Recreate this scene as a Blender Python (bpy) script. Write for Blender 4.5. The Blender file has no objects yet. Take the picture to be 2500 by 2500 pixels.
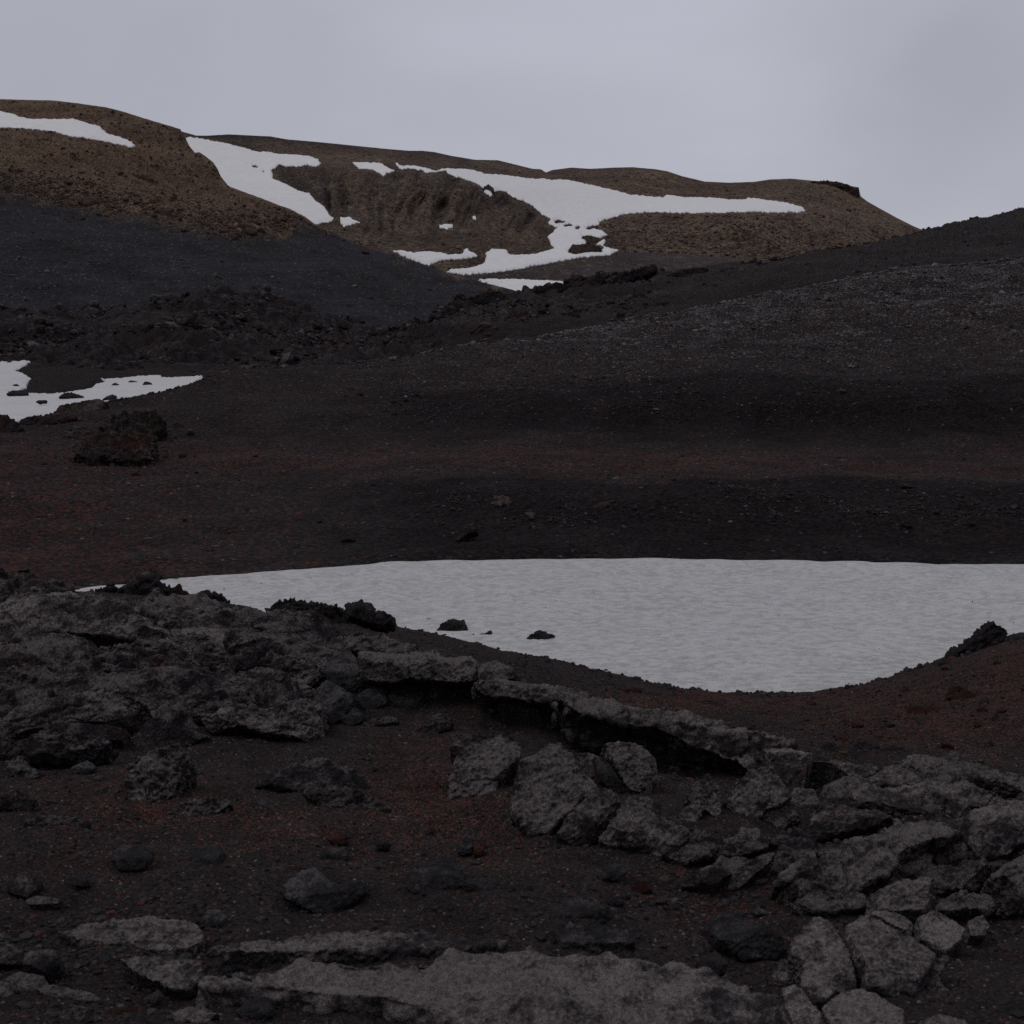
import bpy, bmesh, math, random, time
import numpy as np
from mathutils import Vector
T0 = time.time()
R = math.radians
scene = bpy.context.scene
col = scene.collection

# ------------------------------------------------------------------ camera
EYE = np.array([0.0, 0.0, 1.8])
PITCH = R(7.5)
FPX = 1250 / math.tan(R(20))          # focal length measured on a 2500 px frame
cam_data = bpy.data.cameras.new('camera')
cam = bpy.data.objects.new('camera', cam_data)
col.objects.link(cam)
cam.location = EYE
cam.rotation_euler = (R(90) - PITCH, 0, 0)
cam_data.angle = R(40)
cam_data.clip_start = 0.05
cam_data.clip_end = 20000
cam_data.dof.use_dof = True
cam_data.dof.focus_distance = 26
cam_data.dof.aperture_fstop = 8
scene.camera = cam

# ------------------------------------------------------------------ light
SUN_EL, SUN_AZ = R(56), R(260)
world = bpy.data.worlds.new('World')
scene.world = world
world.use_nodes = True
wt = world.node_tree
wt.nodes.clear()
def wn(t, **k):
    n = wt.nodes.new(t)
    for a, b in k.items():
        setattr(n, a, b)
    return n
wo = wn('ShaderNodeOutputWorld')
bg = wn('ShaderNodeBackground')
sky = wn('ShaderNodeTexSky', sky_type='NISHITA', sun_disc=False, sun_elevation=SUN_EL, sun_rotation=SUN_AZ)
tc = wn('ShaderNodeTexCoord')
mp = wn('ShaderNodeMapping')
mp.inputs['Scale'].default_value = (1, 1, 2.2)
nz = wn('ShaderNodeTexNoise')
nz.inputs['Scale'].default_value = 3.4
nz.inputs['Detail'].default_value = 7
nz.inputs['Roughness'].default_value = 0.5
nz.inputs['Distortion'].default_value = 0.35
rp = wn('ShaderNodeValToRGB')
rp.color_ramp.elements[0].position = 0.25
rp.color_ramp.elements[0].color = (0.395, 0.402, 0.460, 1)
rp.color_ramp.elements[1].position = 0.72
rp.color_ramp.elements[1].color = (0.472, 0.482, 0.552, 1)
wt.links.new(tc.outputs['Generated'], mp.inputs[0])
wt.links.new(mp.outputs[0], nz.inputs['Vector'])
wt.links.new(nz.outputs[0], rp.inputs[0])
# brightening of the cloud towards the right (east), where it is thinner
sp = wn('ShaderNodeSeparateXYZ')
wt.links.new(tc.outputs['Generated'], sp.inputs[0])
mr = wn('ShaderNodeMapRange')
mr.inputs[1].default_value = -0.45; mr.inputs[2].default_value = 0.15
mr.inputs[3].default_value = 0.86; mr.inputs[4].default_value = 1.0
wt.links.new(sp.outputs[0], mr.inputs[0])
mul = wn('ShaderNodeVectorMath', operation='SCALE')
wt.links.new(rp.outputs[0], mul.inputs[0])
wt.links.new(mr.outputs[0], mul.inputs[3])
nd = wn('ShaderNodeVectorMath', operation='DISTANCE')
nd.inputs[1].default_value = (0.36, 0.99, 0.18)
dst = wn('ShaderNodeVectorMath', operation='MULTIPLY_ADD')
dst.inputs[1].default_value = (0.10, 0.10, 0.10)
n2 = wn('ShaderNodeTexNoise'); n2.inputs['Scale'].default_value = 7; n2.inputs['Detail'].default_value = 5
wt.links.new(tc.outputs['Generated'], n2.inputs['Vector'])
wt.links.new(n2.outputs['Color'], dst.inputs[0]); wt.links.new(tc.outputs['Generated'], dst.inputs[2])
wt.links.new(dst.outputs[0], nd.inputs[0])
bank = wn('ShaderNodeMapRange', interpolation_type='SMOOTHSTEP')
bank.inputs[1].default_value = 0.0; bank.inputs[2].default_value = 0.17
bank.inputs[3].default_value = 0.84; bank.inputs[4].default_value = 1.0
wt.links.new(nd.outputs['Value'], bank.inputs[0])
mul2 = wn('ShaderNodeVectorMath', operation='SCALE')
wt.links.new(mul.outputs[0], mul2.inputs[0]); wt.links.new(bank.outputs[0], mul2.inputs[3])
mul = mul2
add = wn('ShaderNodeVectorMath', operation='MULTIPLY_ADD')
add.inputs[1].default_value = (0.004, 0.004, 0.004)    # the blue sky above the cloud deck, almost all of it hidden
wt.links.new(sky.outputs[0], add.inputs[0])
wt.links.new(mul.outputs[0], add.inputs[2])
wt.links.new(add.outputs[0], bg.inputs[0])
bg.inputs[1].default_value = 1.0
wt.links.new(bg.outputs[0], wo.inputs[0])
sl = bpy.data.lights.new('sun', 'SUN')
sl.energy = 0.6
sl.angle = R(35)
sl.color = (1.0, 0.97, 0.93)
sun = bpy.data.objects.new('sun', sl)
sun.rotation_euler = Vector((0.55, 0.10, -0.83)).to_track_quat('-Z', 'Y').to_euler()
sun.location = (0, 0, 60)
col.objects.link(sun)

scene.view_settings.view_transform = 'Standard'
scene.view_settings.look = 'None'
scene.view_settings.gamma = 1
scene.view_settings.exposure = 0.0
scene.render.engine = 'CYCLES'
scene.cycles.max_bounces = 4
scene.cycles.diffuse_bounces = 3
scene.cycles.use_denoising = False
scene.cycles.use_adaptive_sampling = True
scene.cycles.adaptive_threshold = 0.015

# ------------------------------------------------------------------ numbers
def say(*a):
    print('[%.1fs]' % (time.time() - T0), *a, flush=True)

_G = np.array([(1,1,0),(-1,1,0),(1,-1,0),(-1,-1,0),(1,0,1),(-1,0,1),(1,0,-1),(-1,0,-1),
               (0,1,1),(0,-1,1),(0,1,-1),(0,-1,-1),(1,1,1),(-1,-1,1),(1,-1,-1),(-1,1,-1)], np.float32)
def _hash(x, y, z, s):
    h = (x * np.uint32(374761393)) ^ (y * np.uint32(668265263)) ^ (z * np.uint32(2246822519)) ^ np.uint32(s * 3266489917 & 0xffffffff)
    h = (h ^ (h >> np.uint32(13))) * np.uint32(1274126177)
    return h ^ (h >> np.uint32(16))
def perlin(p, seed=0):
    p = np.asarray(p, np.float32)
    out = np.empty(len(p), np.float32)
    for a in range(0, len(p), 150000):
        q = p[a:a + 150000]
        i = np.floor(q)
        f = q - i
        u = f * f * f * (f * (f * 6 - 15) + 10)
        I = i.astype(np.int32).view(np.uint32) if i.dtype == np.int32 else i.astype(np.int64).astype(np.uint32)
        r = 0
        for c in range(8):
            cx, cy, cz = c & 1, c >> 1 & 1, c >> 2 & 1
            h = _hash(I[:, 0] + np.uint32(cx), I[:, 1] + np.uint32(cy), I[:, 2] + np.uint32(cz), seed) & np.uint32(15)
            g = _G[h]
            d = g[:, 0] * (f[:, 0] - cx) + g[:, 1] * (f[:, 1] - cy) + g[:, 2] * (f[:, 2] - cz)
            w = (u[:, 0] if cx else 1 - u[:, 0]) * (u[:, 1] if cy else 1 - u[:, 1]) * (u[:, 2] if cz else 1 - u[:, 2])
            r = r + d * w
        out[a:a + 150000] = r
    return out
def fbm(p, octs=4, seed=0, gain=0.5, lac=2.03):
    a, s, r = 1.0, 1.0, 0
    for o in range(octs):
        r = r + a * perlin(p * s + o * 17.3, seed + o)
        a *= gain; s *= lac
    return r
def ridged(p, octs=4, seed=0, gain=0.5, lac=2.07):
    a, s, r = 1.0, 1.0, 0
    for o in range(octs):
        r = r + a * (0.5 - 2 * np.abs(perlin(p * s + o * 9.1, seed + o)))
        a *= gain; s *= lac
    return r
def billow(p, octs=3, seed=0, gain=0.5, lac=2.07):
    return -ridged(p, octs, seed, gain, lac)
def cells(p, seed=0):
    """Worley noise: distance to the nearest and second nearest point, and the nearest cell's random number"""
    p = np.asarray(p, np.float32)
    F1 = np.full(len(p), 9, np.float32); F2 = np.full(len(p), 9, np.float32); ID = np.zeros(len(p), np.float32)
    i = np.floor(p).astype(np.int64)
    for dx in (-1, 0, 1):
        for dy in (-1, 0, 1):
            for dz in (-1, 0, 1):
                c = (i + (dx, dy, dz))
                u = c.astype(np.uint32)
                h1 = _hash(u[:, 0], u[:, 1], u[:, 2], seed + 1)
                jx = (h1 & np.uint32(1023)) / 1023.0
                jy = (h1 >> np.uint32(10) & np.uint32(1023)) / 1023.0
                jz = (h1 >> np.uint32(20) & np.uint32(1023)) / 1023.0
                d = np.sqrt((c[:, 0] + jx - p[:, 0])**2 + (c[:, 1] + jy - p[:, 1])**2 + (c[:, 2] + jz - p[:, 2])**2)
                near = d < F1
                F2 = np.where(near, F1, np.minimum(F2, d))
                ID = np.where(near, (_hash(u[:, 0], u[:, 1], u[:, 2], seed + 77) & np.uint32(4095)) / 4095.0, ID)
                F1 = np.where(near, d, F1)
    return F1, F2, ID
def sstep(a, b, x):
    t = np.clip((x - a) / (b - a), 0, 1)
    return t * t * (3 - 2 * t)
def pts(s):
    return np.array([[float(v) for v in q.split(',')] for q in s.split()])
def sdist(px, py, poly):
    """signed distance in pixels to a polygon, positive inside"""
    px = np.asarray(px, float); py = np.asarray(py, float)
    best = np.full(px.shape, 1e18); ins = np.zeros(px.shape, bool)
    x0, y0 = poly[:, 0], poly[:, 1]
    x1, y1 = np.roll(x0, -1), np.roll(y0, -1)
    for a, b, c, d in zip(x0, y0, x1, y1):
        ex, ey = c - a, d - b
        L = ex * ex + ey * ey + 1e-12
        t = np.clip(((px - a) * ex + (py - b) * ey) / L, 0, 1)
        best = np.minimum(best, (px - a - t * ex)**2 + (py - b - t * ey)**2)
        cond = (b > py) != (d > py)
        ins ^= cond & (px < (c - a) * (py - b) / (d - b + 1e-12) + a)
    s = np.sqrt(best)
    return np.where(ins, s, -s)
def rays(px, py):
    dx = (np.asarray(px, float) - 1250) / FPX
    dv = -(np.asarray(py, float) - 1250) / FPX
    y = math.cos(PITCH) + dv * math.sin(PITCH)
    z = -math.sin(PITCH) + dv * math.cos(PITCH)
    return np.stack([dx / y, np.ones_like(y), z / y], -1)      # scaled to reach depth 1
def P(px, py, Y):
    return EYE + rays(px, py) * np.asarray(Y, float)[..., None]
def project(p):
    q = np.asarray(p, float) - EYE
    f = q[..., 1] * math.cos(PITCH) - q[..., 2] * math.sin(PITCH)
    u = q[..., 1] * math.sin(PITCH) + q[..., 2] * math.cos(PITCH)
    return 1250 + FPX * q[..., 0] / f, 1250 - FPX * u / f
class RBF:
    def __init__(s, X, v, reg=1e-4):
        X = np.asarray(X, float); v = np.asarray(v, float); n = len(X)
        s.X = X
        K = s.k(((X[:, None] - X[None])**2).sum(-1)) + reg * np.eye(n)
        A = np.zeros((n + 3, n + 3)); A[:n, :n] = K
        A[:n, n] = 1; A[:n, n + 1:] = X; A[n:, :n] = A[:n, n:].T
        s.w = np.linalg.solve(A, np.concatenate([v, np.zeros(3)]))
    @staticmethod
    def k(r2):
        return np.where(r2 > 1e-12, 0.5 * r2 * np.log(np.maximum(r2, 1e-12)), 0)
    def __call__(s, X):
        X = np.asarray(X, float); sh = X.shape[:-1]; X = X.reshape(-1, 2)
        o = np.empty(len(X))
        for a in range(0, len(X), 60000):
            q = X[a:a + 60000]
            r2 = (q[:, :1] - s.X[None, :, 0])**2 + (q[:, 1:] - s.X[None, :, 1])**2
            o[a:a + 60000] = s.k(r2) @ s.w[:-3] + s.w[-3] + q @ s.w[-2:]
        return o.reshape(sh)

# ------------------------------------------------------------------ objects
def tag(o, label=None, cat=None, group=None, kind=None):
    if label: o['label'] = label
    if cat: o['category'] = cat
    if group: o['group'] = group
    if kind: o['kind'] = kind
    return o
def empty(name, loc):
    o = bpy.data.objects.new(name, None)
    o.location = loc
    o.empty_display_size = 0.2
    col.objects.link(o)
    return o
def link_mesh(name, V, F, mat, attrs=None, parent=None, origin=None, smooth=True):
    """V (n,3); F (m,4) or (m,3) index array"""
    V = np.asarray(V, np.float32)
    if origin is not None:
        V = V - np.asarray(origin, np.float32)
    me = bpy.data.meshes.new(name)
    k = F.shape[1]
    me.vertices.add(len(V)); me.vertices.foreach_set('co', V.ravel())
    me.loops.add(F.size); me.loops.foreach_set('vertex_index', F.ravel().astype(np.int32))
    me.polygons.add(len(F)); me.polygons.foreach_set('loop_start', np.arange(0, F.size, k, dtype=np.int32))
    me.update(calc_edges=True)
    me.polygons.foreach_set('use_smooth', np.full(len(F), smooth))
    for n, a in (attrs or {}).items():
        at = me.attributes.new(n, 'FLOAT', 'POINT')
        at.data.foreach_set('value', np.asarray(a, np.float32).ravel())
    me.materials.append(mat)
    o = bpy.data.objects.new(name, me)
    col.objects.link(o)
    if parent is not None:
        o.parent = parent
        if origin is not None:
            o.location = np.asarray(origin, float) - np.array(parent.location)
    elif origin is not None:
        o.location = origin
    return o
def grid_faces(nr, nc, keep=None):
    i = np.arange(nr * nc).reshape(nr, nc)
    F = np.stack([i[:-1, :-1], i[:-1, 1:], i[1:, 1:], i[1:, :-1]], -1).reshape(-1, 4)
    if keep is not None:
        k = keep.reshape(nr, nc)
        m = (k[:-1, :-1] | k[:-1, 1:] | k[1:, 1:] | k[1:, :-1]).ravel()
        F = F[m]
    return F
def compact(V, F, attrs=None):
    u, inv = np.unique(F, return_inverse=True)
    return V[u], inv.reshape(F.shape), {k: np.asarray(a).ravel()[u] for k, a in (attrs or {}).items()}
def grid_normals(G):
    a = np.gradient(G, axis=1); b = np.gradient(G, axis=0)
    n = np.cross(a, b)
    n /= np.linalg.norm(n, axis=-1, keepdims=True) + 1e-12
    n *= np.where(n[..., 2:] < 0, -1, 1)
    return n

# ------------------------------------------------------------------ materials
class NT:
    def __init__(s, name):
        s.m = bpy.data.materials.new(name); s.m.use_nodes = True
        s.t = s.m.node_tree; s.t.nodes.clear()
        s.out = s.t.nodes.new('ShaderNodeOutputMaterial')
        s.b = s.t.nodes.new('ShaderNodeBsdfPrincipled')
        s.t.links.new(s.b.outputs[0], s.out.inputs[0])
        s.pos = s.t.nodes.new('ShaderNodeNewGeometry')
    def L(s, a, b):
        if isinstance(a, (int, float)): b.default_value = a
        elif isinstance(a, tuple): b.default_value = (a + (1,))[:4] if b.type == 'RGBA' else a[:3]
        else: s.t.links.new(a, b)
    def noise(s, scale, detail=4, rough=0.55, vec=None, dist=0):
        n = s.t.nodes.new('ShaderNodeTexNoise')
        n.inputs['Scale'].default_value = scale; n.inputs['Detail'].default_value = detail
        n.inputs['Roughness'].default_value = rough; n.inputs['Distortion'].default_value = dist
        s.L(vec if vec is not None else s.pos.outputs['Position'], n.inputs['Vector'])
        return n.outputs[0]
    def voro(s, scale, feature='F1', vec=None):
        n = s.t.nodes.new('ShaderNodeTexVoronoi'); n.feature = feature
        n.inputs['Scale'].default_value = scale
        s.L(vec if vec is not None else s.pos.outputs['Position'], n.inputs['Vector'])
        return n
    def map(s, v, a, b, c=0., d=1., smooth=True):
        n = s.t.nodes.new('ShaderNodeMapRange')
        if smooth: n.interpolation_type = 'SMOOTHSTEP'
        s.L(v, n.inputs[0])
        for k, x in zip((1, 2, 3, 4), (a, b, c, d)): s.L(x, n.inputs[k])
        return n.outputs[0]
    def math(s, op, a, b=0., c=None):
        n = s.t.nodes.new('ShaderNodeMath'); n.operation = op
        s.L(a, n.inputs[0]); s.L(b, n.inputs[1])
        if c is not None: s.L(c, n.inputs[2])
        return n.outputs[0]
    def mix(s, f, a, b, mode='MIX'):
        n = s.t.nodes.new('ShaderNodeMix'); n.data_type = 'RGBA'; n.blend_type = mode
        s.L(f, n.inputs[0]); s.L(a, n.inputs[6]); s.L(b, n.inputs[7])
        return n.outputs[2]
    def attr(s, name):
        n = s.t.nodes.new('ShaderNodeAttribute'); n.attribute_name = name
        return n.outputs['Fac']
    def stretch(s, v, loc=(0, 0, 0)):
        n = s.t.nodes.new('ShaderNodeMapping'); n.inputs['Scale'].default_value = v
        n.inputs['Rotation'].default_value = loc
        s.L(s.pos.outputs['Position'], n.inputs[0]); return n.outputs[0]
    def bump(s, h, dist, strength=1.0, nrm=None):
        n = s.t.nodes.new('ShaderNodeBump')
        n.inputs['Distance'].default_value = dist; n.inputs['Strength'].default_value = strength
        s.L(h, n.inputs['Height'])
        if nrm is not None: s.L(nrm, n.inputs['Normal'])
        return n.outputs[0]
    def scale(s, c, f):
        n = s.t.nodes.new('ShaderNodeVectorMath'); n.operation = 'SCALE'
        s.L(c, n.inputs[0]); s.L(f, n.inputs[3]); return n.outputs[0]
    def done(s, colr, nrm=None, rough=0.95, spec=0.2):
        s.L(colr, s.b.inputs['Base Color'])
        if nrm is not None: s.L(nrm, s.b.inputs['Normal'])
        s.b.inputs['Roughness'].default_value = rough
        s.b.inputs['Specular IOR Level'].default_value = spec
        return s.m

def rock_mat(name, dark, mid, lichen, amount, k=1.0, speck=0.6, red=0.0, bump=1.0, sand=None, flow=((0.45, 0.8, 1.5), R(30))):
    """weathered lava: near-black porous stone under patches of grey lichen crust. k: features per metre"""
    n = NT(name)
    big = n.noise(2.6 * k, 5, 0.62, n.stretch(flow[0], (0, flow[1], 0)), 0.5)
    med = n.noise(9 * k, 5, 0.65)
    fine = n.noise(55 * k, 3, 0.7)
    sp = n.noise(170 * k, 2, 0.7)
    up = n.t.nodes.new('ShaderNodeSeparateXYZ'); n.L(n.pos.outputs['Normal'], up.inputs[0])
    cover = n.math('MULTIPLY_ADD', big, 1.0, n.math('MULTIPLY', med, 0.75))
    cover = n.math('MULTIPLY_ADD', fine, 0.45, cover)
    cover = n.math('MULTIPLY_ADD', up.outputs[2], 0.16, cover)
    cover = n.map(cover, 1.30 - amount, 1.62 - amount)
    base = n.mix(n.map(med, 0.35, 0.65), dark + (1,), mid + (1,))
    if red > 0:
        rm = n.map(n.noise(2.7 * k, 4, 0.65), 0.62 - red * 0.2, 0.72 - red * 0.2)
        base = n.mix(n.math('MULTIPLY', rm, 0.75), base, (0.055, 0.022, 0.016, 1))
    c = n.mix(cover, base, lichen + (1,))
    c = n.scale(c, n.map(n.math('MULTIPLY_ADD', fine, 0.6, n.math('MULTIPLY', sp, 0.4)), 0.36, 0.64, 1 - speck, 1 + speck, False))
    c = n.scale(c, n.map(n.noise(0.6 * k, 3), 0.3, 0.7, 0.8, 1.2))
    if sand:
        c = n.mix(n.attr('sand'), c, sand + (1,))
    h = n.math('MULTIPLY_ADD', med, 0.5, n.math('MULTIPLY', fine, 0.3))
    h = n.math('MULTIPLY_ADD', sp, 0.12, h)
    pit = n.voro(38 * k)
    h = n.math('MULTIPLY_ADD', pit.outputs['Distance'], 0.12, h)
    return n.done(c, n.bump(h, 0.12 / k * bump, 1.0), 0.95, 0.08)

def gravel_mat(name, k, dark, mid, pale, red, warm=None, palep=0.03, bumpd=0.5, fade=1.0):
    """loose scoria: every cell is a pebble with its own colour; 'red', 'pale' and 'warm' attributes steer the mixture"""
    n = NT(name)
    v = n.voro(k); v2 = n.voro(k * 2.7)
    sep = n.t.nodes.new('ShaderNodeSeparateColor'); n.L(v.outputs['Color'], sep.inputs[0])
    sep2 = n.t.nodes.new('ShaderNodeSeparateColor'); n.L(v2.outputs['Color'], sep2.inputs[0])
    r1, r2, r3 = sep.outputs[0], sep.outputs[1], sep.outputs[2]
    base = n.mix(n.math('POWER', r1, 1.5), dark + (1,), mid + (1,))
    ra = n.math('MULTIPLY', n.attr('red'), n.map(n.noise(k / 9, 4, 0.6), 0.3, 0.65, 0.35, 1.0))
    isred = n.math('LESS_THAN', r2, ra)
    base = n.mix(isred, base, n.scale(red + (1,), n.map(sep2.outputs[0], 0, 1, 0.45, 1.5, False)))
    if warm:
        wa = n.attr('warm')
        isw = n.math('LESS_THAN', sep2.outputs[1], wa)
        base = n.mix(isw, base, n.scale(warm + (1,), n.map(r1, 0, 1, 0.5, 1.4, False)))
    pa = n.math('MULTIPLY_ADD', n.attr('pale'), 0.8, palep)
    isp = n.math('LESS_THAN', r3, pa)
    base = n.mix(n.math('MULTIPLY', isp, fade), base, n.scale(pale + (1,), n.map(sep2.outputs[2], 0, 1, 0.4, 1.2, False)))
    base = n.scale(base, n.map(n.noise(k / 25, 4, 0.6), 0.3, 0.7, 0.78, 1.22))
    base = n.scale(base, n.math('MULTIPLY_ADD', n.attr('deep'), -0.42, 1.0))  # 'deep' darkens: painted slope shade with wet cinder; dark rock on the mountain
    h = n.math('MULTIPLY_ADD', v.outputs['Distance'], -0.6, n.math('MULTIPLY', r3, 0.5))
    h = n.math('MULTIPLY_ADD', v2.outputs['Distance'], -0.25, h)
    h = n.math('MULTIPLY_ADD', n.noise(k / 5, 3), 0.8, h)
    return n.done(base, n.bump(h, bumpd / k, 1.0), 1.0, 0.03)

def snow_mat(name, k, colr, dirt, amount=0.5, bd=0.03, rot=0.0):
    n = NT(name)
    st = n.stretch((0.6 * k, 1.0 * k, 1.0 * k), (0, 0, rot))
    a = n.noise(1.0, 6, 0.6, st, 0.4)
    b = n.noise(6.5, 5, 0.65, st, 0.3)
    f = n.noise(90 * k, 2, 0.6)
    c = n.mix(n.map(n.math('MULTIPLY_ADD', b, 0.95, n.math('MULTIPLY', a, 0.2)), 0.48, 0.70, 0, amount), colr + (1,), dirt + (1,))
    c = n.scale(c, n.map(f, 0.3, 0.7, 0.95, 1.05, False))
    spk = n.voro(9 * k)
    sc = n.t.nodes.new('ShaderNodeSeparateColor'); n.L(spk.outputs['Color'], sc.inputs[0])
    m = n.math('MULTIPLY', n.math('LESS_THAN', sc.outputs[0], 0.018), n.math('LESS_THAN', spk.outputs['Distance'], 0.16))
    c = n.mix(n.math('MULTIPLY', m, 0.7), c, (0.05, 0.045, 0.045, 1))
    h = n.math('MULTIPLY_ADD', b, 0.7, n.math('MULTIPLY', a, 0.5))
    return n.done(c, n.bump(h, bd, 0.9), 0.8, 0.2)

def pebble_mat(name, dark, mid, pale, red, k):
    n = NT(name)
    c = n.mix(n.attr('tone'), dark + (1,), mid + (1,))
    c = n.mix(n.attr('red'), c, red + (1,))
    c = n.mix(n.attr('pale'), c, pale + (1,))
    f = n.noise(k, 3, 0.6)
    c = n.scale(c, n.map(f, 0.3, 0.7, 0.65, 1.35, False))
    return n.done(c, n.bump(f, 0.5 / k, 1.0), 1.0, 0.05)

M = dict(
    pebble=pebble_mat('pebble', (0.014, 0.0125, 0.0135), (0.045, 0.039, 0.040), (0.115, 0.102, 0.095), (0.072, 0.029, 0.021), 180),
    far_block=pebble_mat('far_block', (0.016, 0.013, 0.0135), (0.040, 0.032, 0.032), (0.085, 0.076, 0.076), (0.042, 0.024, 0.021), 3),
    crumb=pebble_mat('lava_crumb', (0.022, 0.018, 0.018), (0.055, 0.046, 0.044), (0.130, 0.110, 0.100), (0.060, 0.028, 0.021), 60),
    slope_stone=pebble_mat('slope_stone', (0.016, 0.0145, 0.016), (0.042, 0.038, 0.039), (0.135, 0.125, 0.125), (0.060, 0.027, 0.021), 12),
    hill_stone=pebble_mat('hill_stone', (0.038, 0.029, 0.025), (0.088, 0.064, 0.050), (0.15, 0.108, 0.076), (0.062, 0.036, 0.030), 2),
    lava=rock_mat('lava_crust', (0.017, 0.014, 0.015), (0.040, 0.034, 0.035), (0.132, 0.114, 0.110), 0.20, 1.0, 0.5, 0.15),
    lava_pale=rock_mat('lichen_crust', (0.028, 0.022, 0.022), (0.056, 0.047, 0.045), (0.166, 0.143, 0.136), 0.27, 1.0, 0.45, 0.1),
    slab=rock_mat('slab_stone', (0.030, 0.026, 0.028), (0.060, 0.052, 0.053), (0.176, 0.149, 0.140), 0.235, 1.0, 0.45, 0.05, 0.9, None, ((0.35, 1.1, 1.5), R(4))),
    dark=rock_mat('dark_basalt', (0.022, 0.0195, 0.021), (0.048, 0.043, 0.046), (0.105, 0.096, 0.098), 0.10, 1.2, 0.4, 0.1),
    clinker=rock_mat('clinker', (0.023, 0.0195, 0.020), (0.048, 0.041, 0.042), (0.085, 0.076, 0.075), 0.0, 1.0, 0.5, 0.2, 1.3),
    redrock=rock_mat('red_scoria', (0.028, 0.013, 0.011), (0.060, 0.027, 0.020), (0.080, 0.050, 0.042), -0.1, 1.2, 0.5, 0.6),
    far_lava=rock_mat('far_lava', (0.014, 0.012, 0.0135), (0.034, 0.029, 0.031), (0.085, 0.074, 0.072), 0.10, 0.16, 0.6, 0.42, 1.5, (0.027, 0.0185, 0.018)),
    mid_lava=rock_mat('mid_lava', (0.020, 0.0155, 0.015), (0.048, 0.036, 0.033), (0.095, 0.078, 0.068), 0.10, 0.28, 0.5, 0.45),
    brown=rock_mat('brown_rock', (0.040, 0.030, 0.026), (0.082, 0.058, 0.045), (0.115, 0.086, 0.064), 0.05, 0.06, 0.45, 0.25),
    gravel=gravel_mat('scoria_gravel', 95, (0.0135, 0.011, 0.011), (0.036, 0.029, 0.028), (0.14, 0.12, 0.11), (0.085, 0.034, 0.024), palep=0.012),
    gravel_mid=gravel_mat('slope_gravel', 9, (0.0130, 0.0108, 0.0112), (0.033, 0.027, 0.027), (0.125, 0.118, 0.118), (0.060, 0.026, 0.021), palep=0.004),
    scree=gravel_mat('scree', 2.2, (0.018, 0.017, 0.0195), (0.034, 0.032, 0.036), (0.10, 0.092, 0.085), (0.056, 0.040, 0.036), (0.118, 0.078, 0.051), palep=0.010, bumpd=0.35),
    mountain=gravel_mat('mountain_scree', 0.55, (0.042, 0.032, 0.028), (0.086, 0.063, 0.052), (0.15, 0.115, 0.088), (0.048, 0.040, 0.041), (0.110, 0.078, 0.056), palep=0.02, bumpd=0.5),
    snow=snow_mat('old_snow', 1.0, (0.465, 0.455, 0.45), (0.33, 0.32, 0.315), 0.85, 0.12, R(-8)),
    snow_far=snow_mat('far_snow', 0.05, (0.66, 0.65, 0.635), (0.58, 0.565, 0.55), 0.5, 0.5),
    snow_mid=snow_mat('valley_snow', 0.2, (0.50, 0.49, 0.485), (0.42, 0.41, 0.405), 0.6, 0.1),
)
# ------------------------------------------------------------------ near ground: height field
SNOW_Z = -6.5                                # below the eye
C = []
def YM(Y):                                   # surveyed guesses of distance -> distance on the flatter floor
    return float(np.interp(Y, (0, 3.6, 4.9, 6.0, 7.4, 8.4, 10, 12, 13.3, 15.6, 17.5, 22, 24.6, 60), (0, 4.5, 5.35, 5.9, 6.6, 7.5, 8.8, 10.4, 11.3, 13.0, 15.0, 21.2, 24.6, 60)))
def cp(px, py, Y, raw=False):                # a point of the ground seen at this pixel, this far away
    if not raw: Y = YM(Y)
    q = P(px, py, Y); C.append((px, Y, q[2]))
def cz(px, Y, z):                            # a hidden point of the ground (z below the eye)
    C.append((px, Y, EYE[2] + z))
for px in (-900, 0, 1250, 2500, 3400):
    cz(px, 1.2, -2.2)
for px, a, b, c, d in ((-900, 2420, 2300, 2170, 2060), (0, 2470, 2330, 2210, 2080), (600, 2500, 2335, 2215, 2090),
                       (1200, 2480, 2322, 2200, 2085), (1800, 2500, 2375, 2250, 2120), (2300, 2500, 2380, 2260, 2120),
                       (3400, 2500, 2380, 2230, 2060)):
    r = 1.0 if px < 2000 else 0.96
    cp(px, a, 3.75 * r); cp(px, b, 4.9 * r); cp(px, c, 6.0 * r); cp(px, d, 7.4 * r)
# the hollow and its far wall
for q in ((-600, 1960, 8.4), (0, 1960, 8.4), (300, 1960, 8.5), (600, 1960, 8.6), (900, 1960, 8.7), (1200, 1970, 8.5), (1500, 2000, 8.0), (1800, 2010, 7.9),
          (0, 1850, 9.8), (300, 1850, 10.0), (600, 1850, 10.1), (900, 1840, 10.2), (1200, 1850, 10.0), (1500, 1890, 9.6), (1750, 1930, 9.3),
          (900, 1765, 11.4), (1100, 1765, 11.5), (1300, 1790, 11.1), (1000, 1720, 12.1), (1250, 1735, 12.0), (1500, 1840, 11.0), (1700, 1895, 10.6), (1850, 1930, 10.0)):
    cp(*q)
# left lava mass
for q in ((-600, 1700, 11.6), (0, 1720, 11.6), (350, 1740, 11.6), (650, 1760, 11.4), (-600, 1600, 13.2), (0, 1600, 13.2), (350, 1600, 13.4), (650, 1640, 13.0),
          (0, 1500, 15.6), (350, 1520, 15.6), (650, 1560, 14.6), (-600, 1440, 17.5), (0, 1450, 17.5), (300, 1452, 18.0), (500, 1470, 17.2), (660, 1500, 16.5), (820, 1530, 15.6),
          (950, 1560, 15.0), (1100, 1590, 14.4), (1230, 1625, 13.6), (850, 1600, 13.6), (1000, 1610, 13.4)):
    cp(*q)
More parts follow.
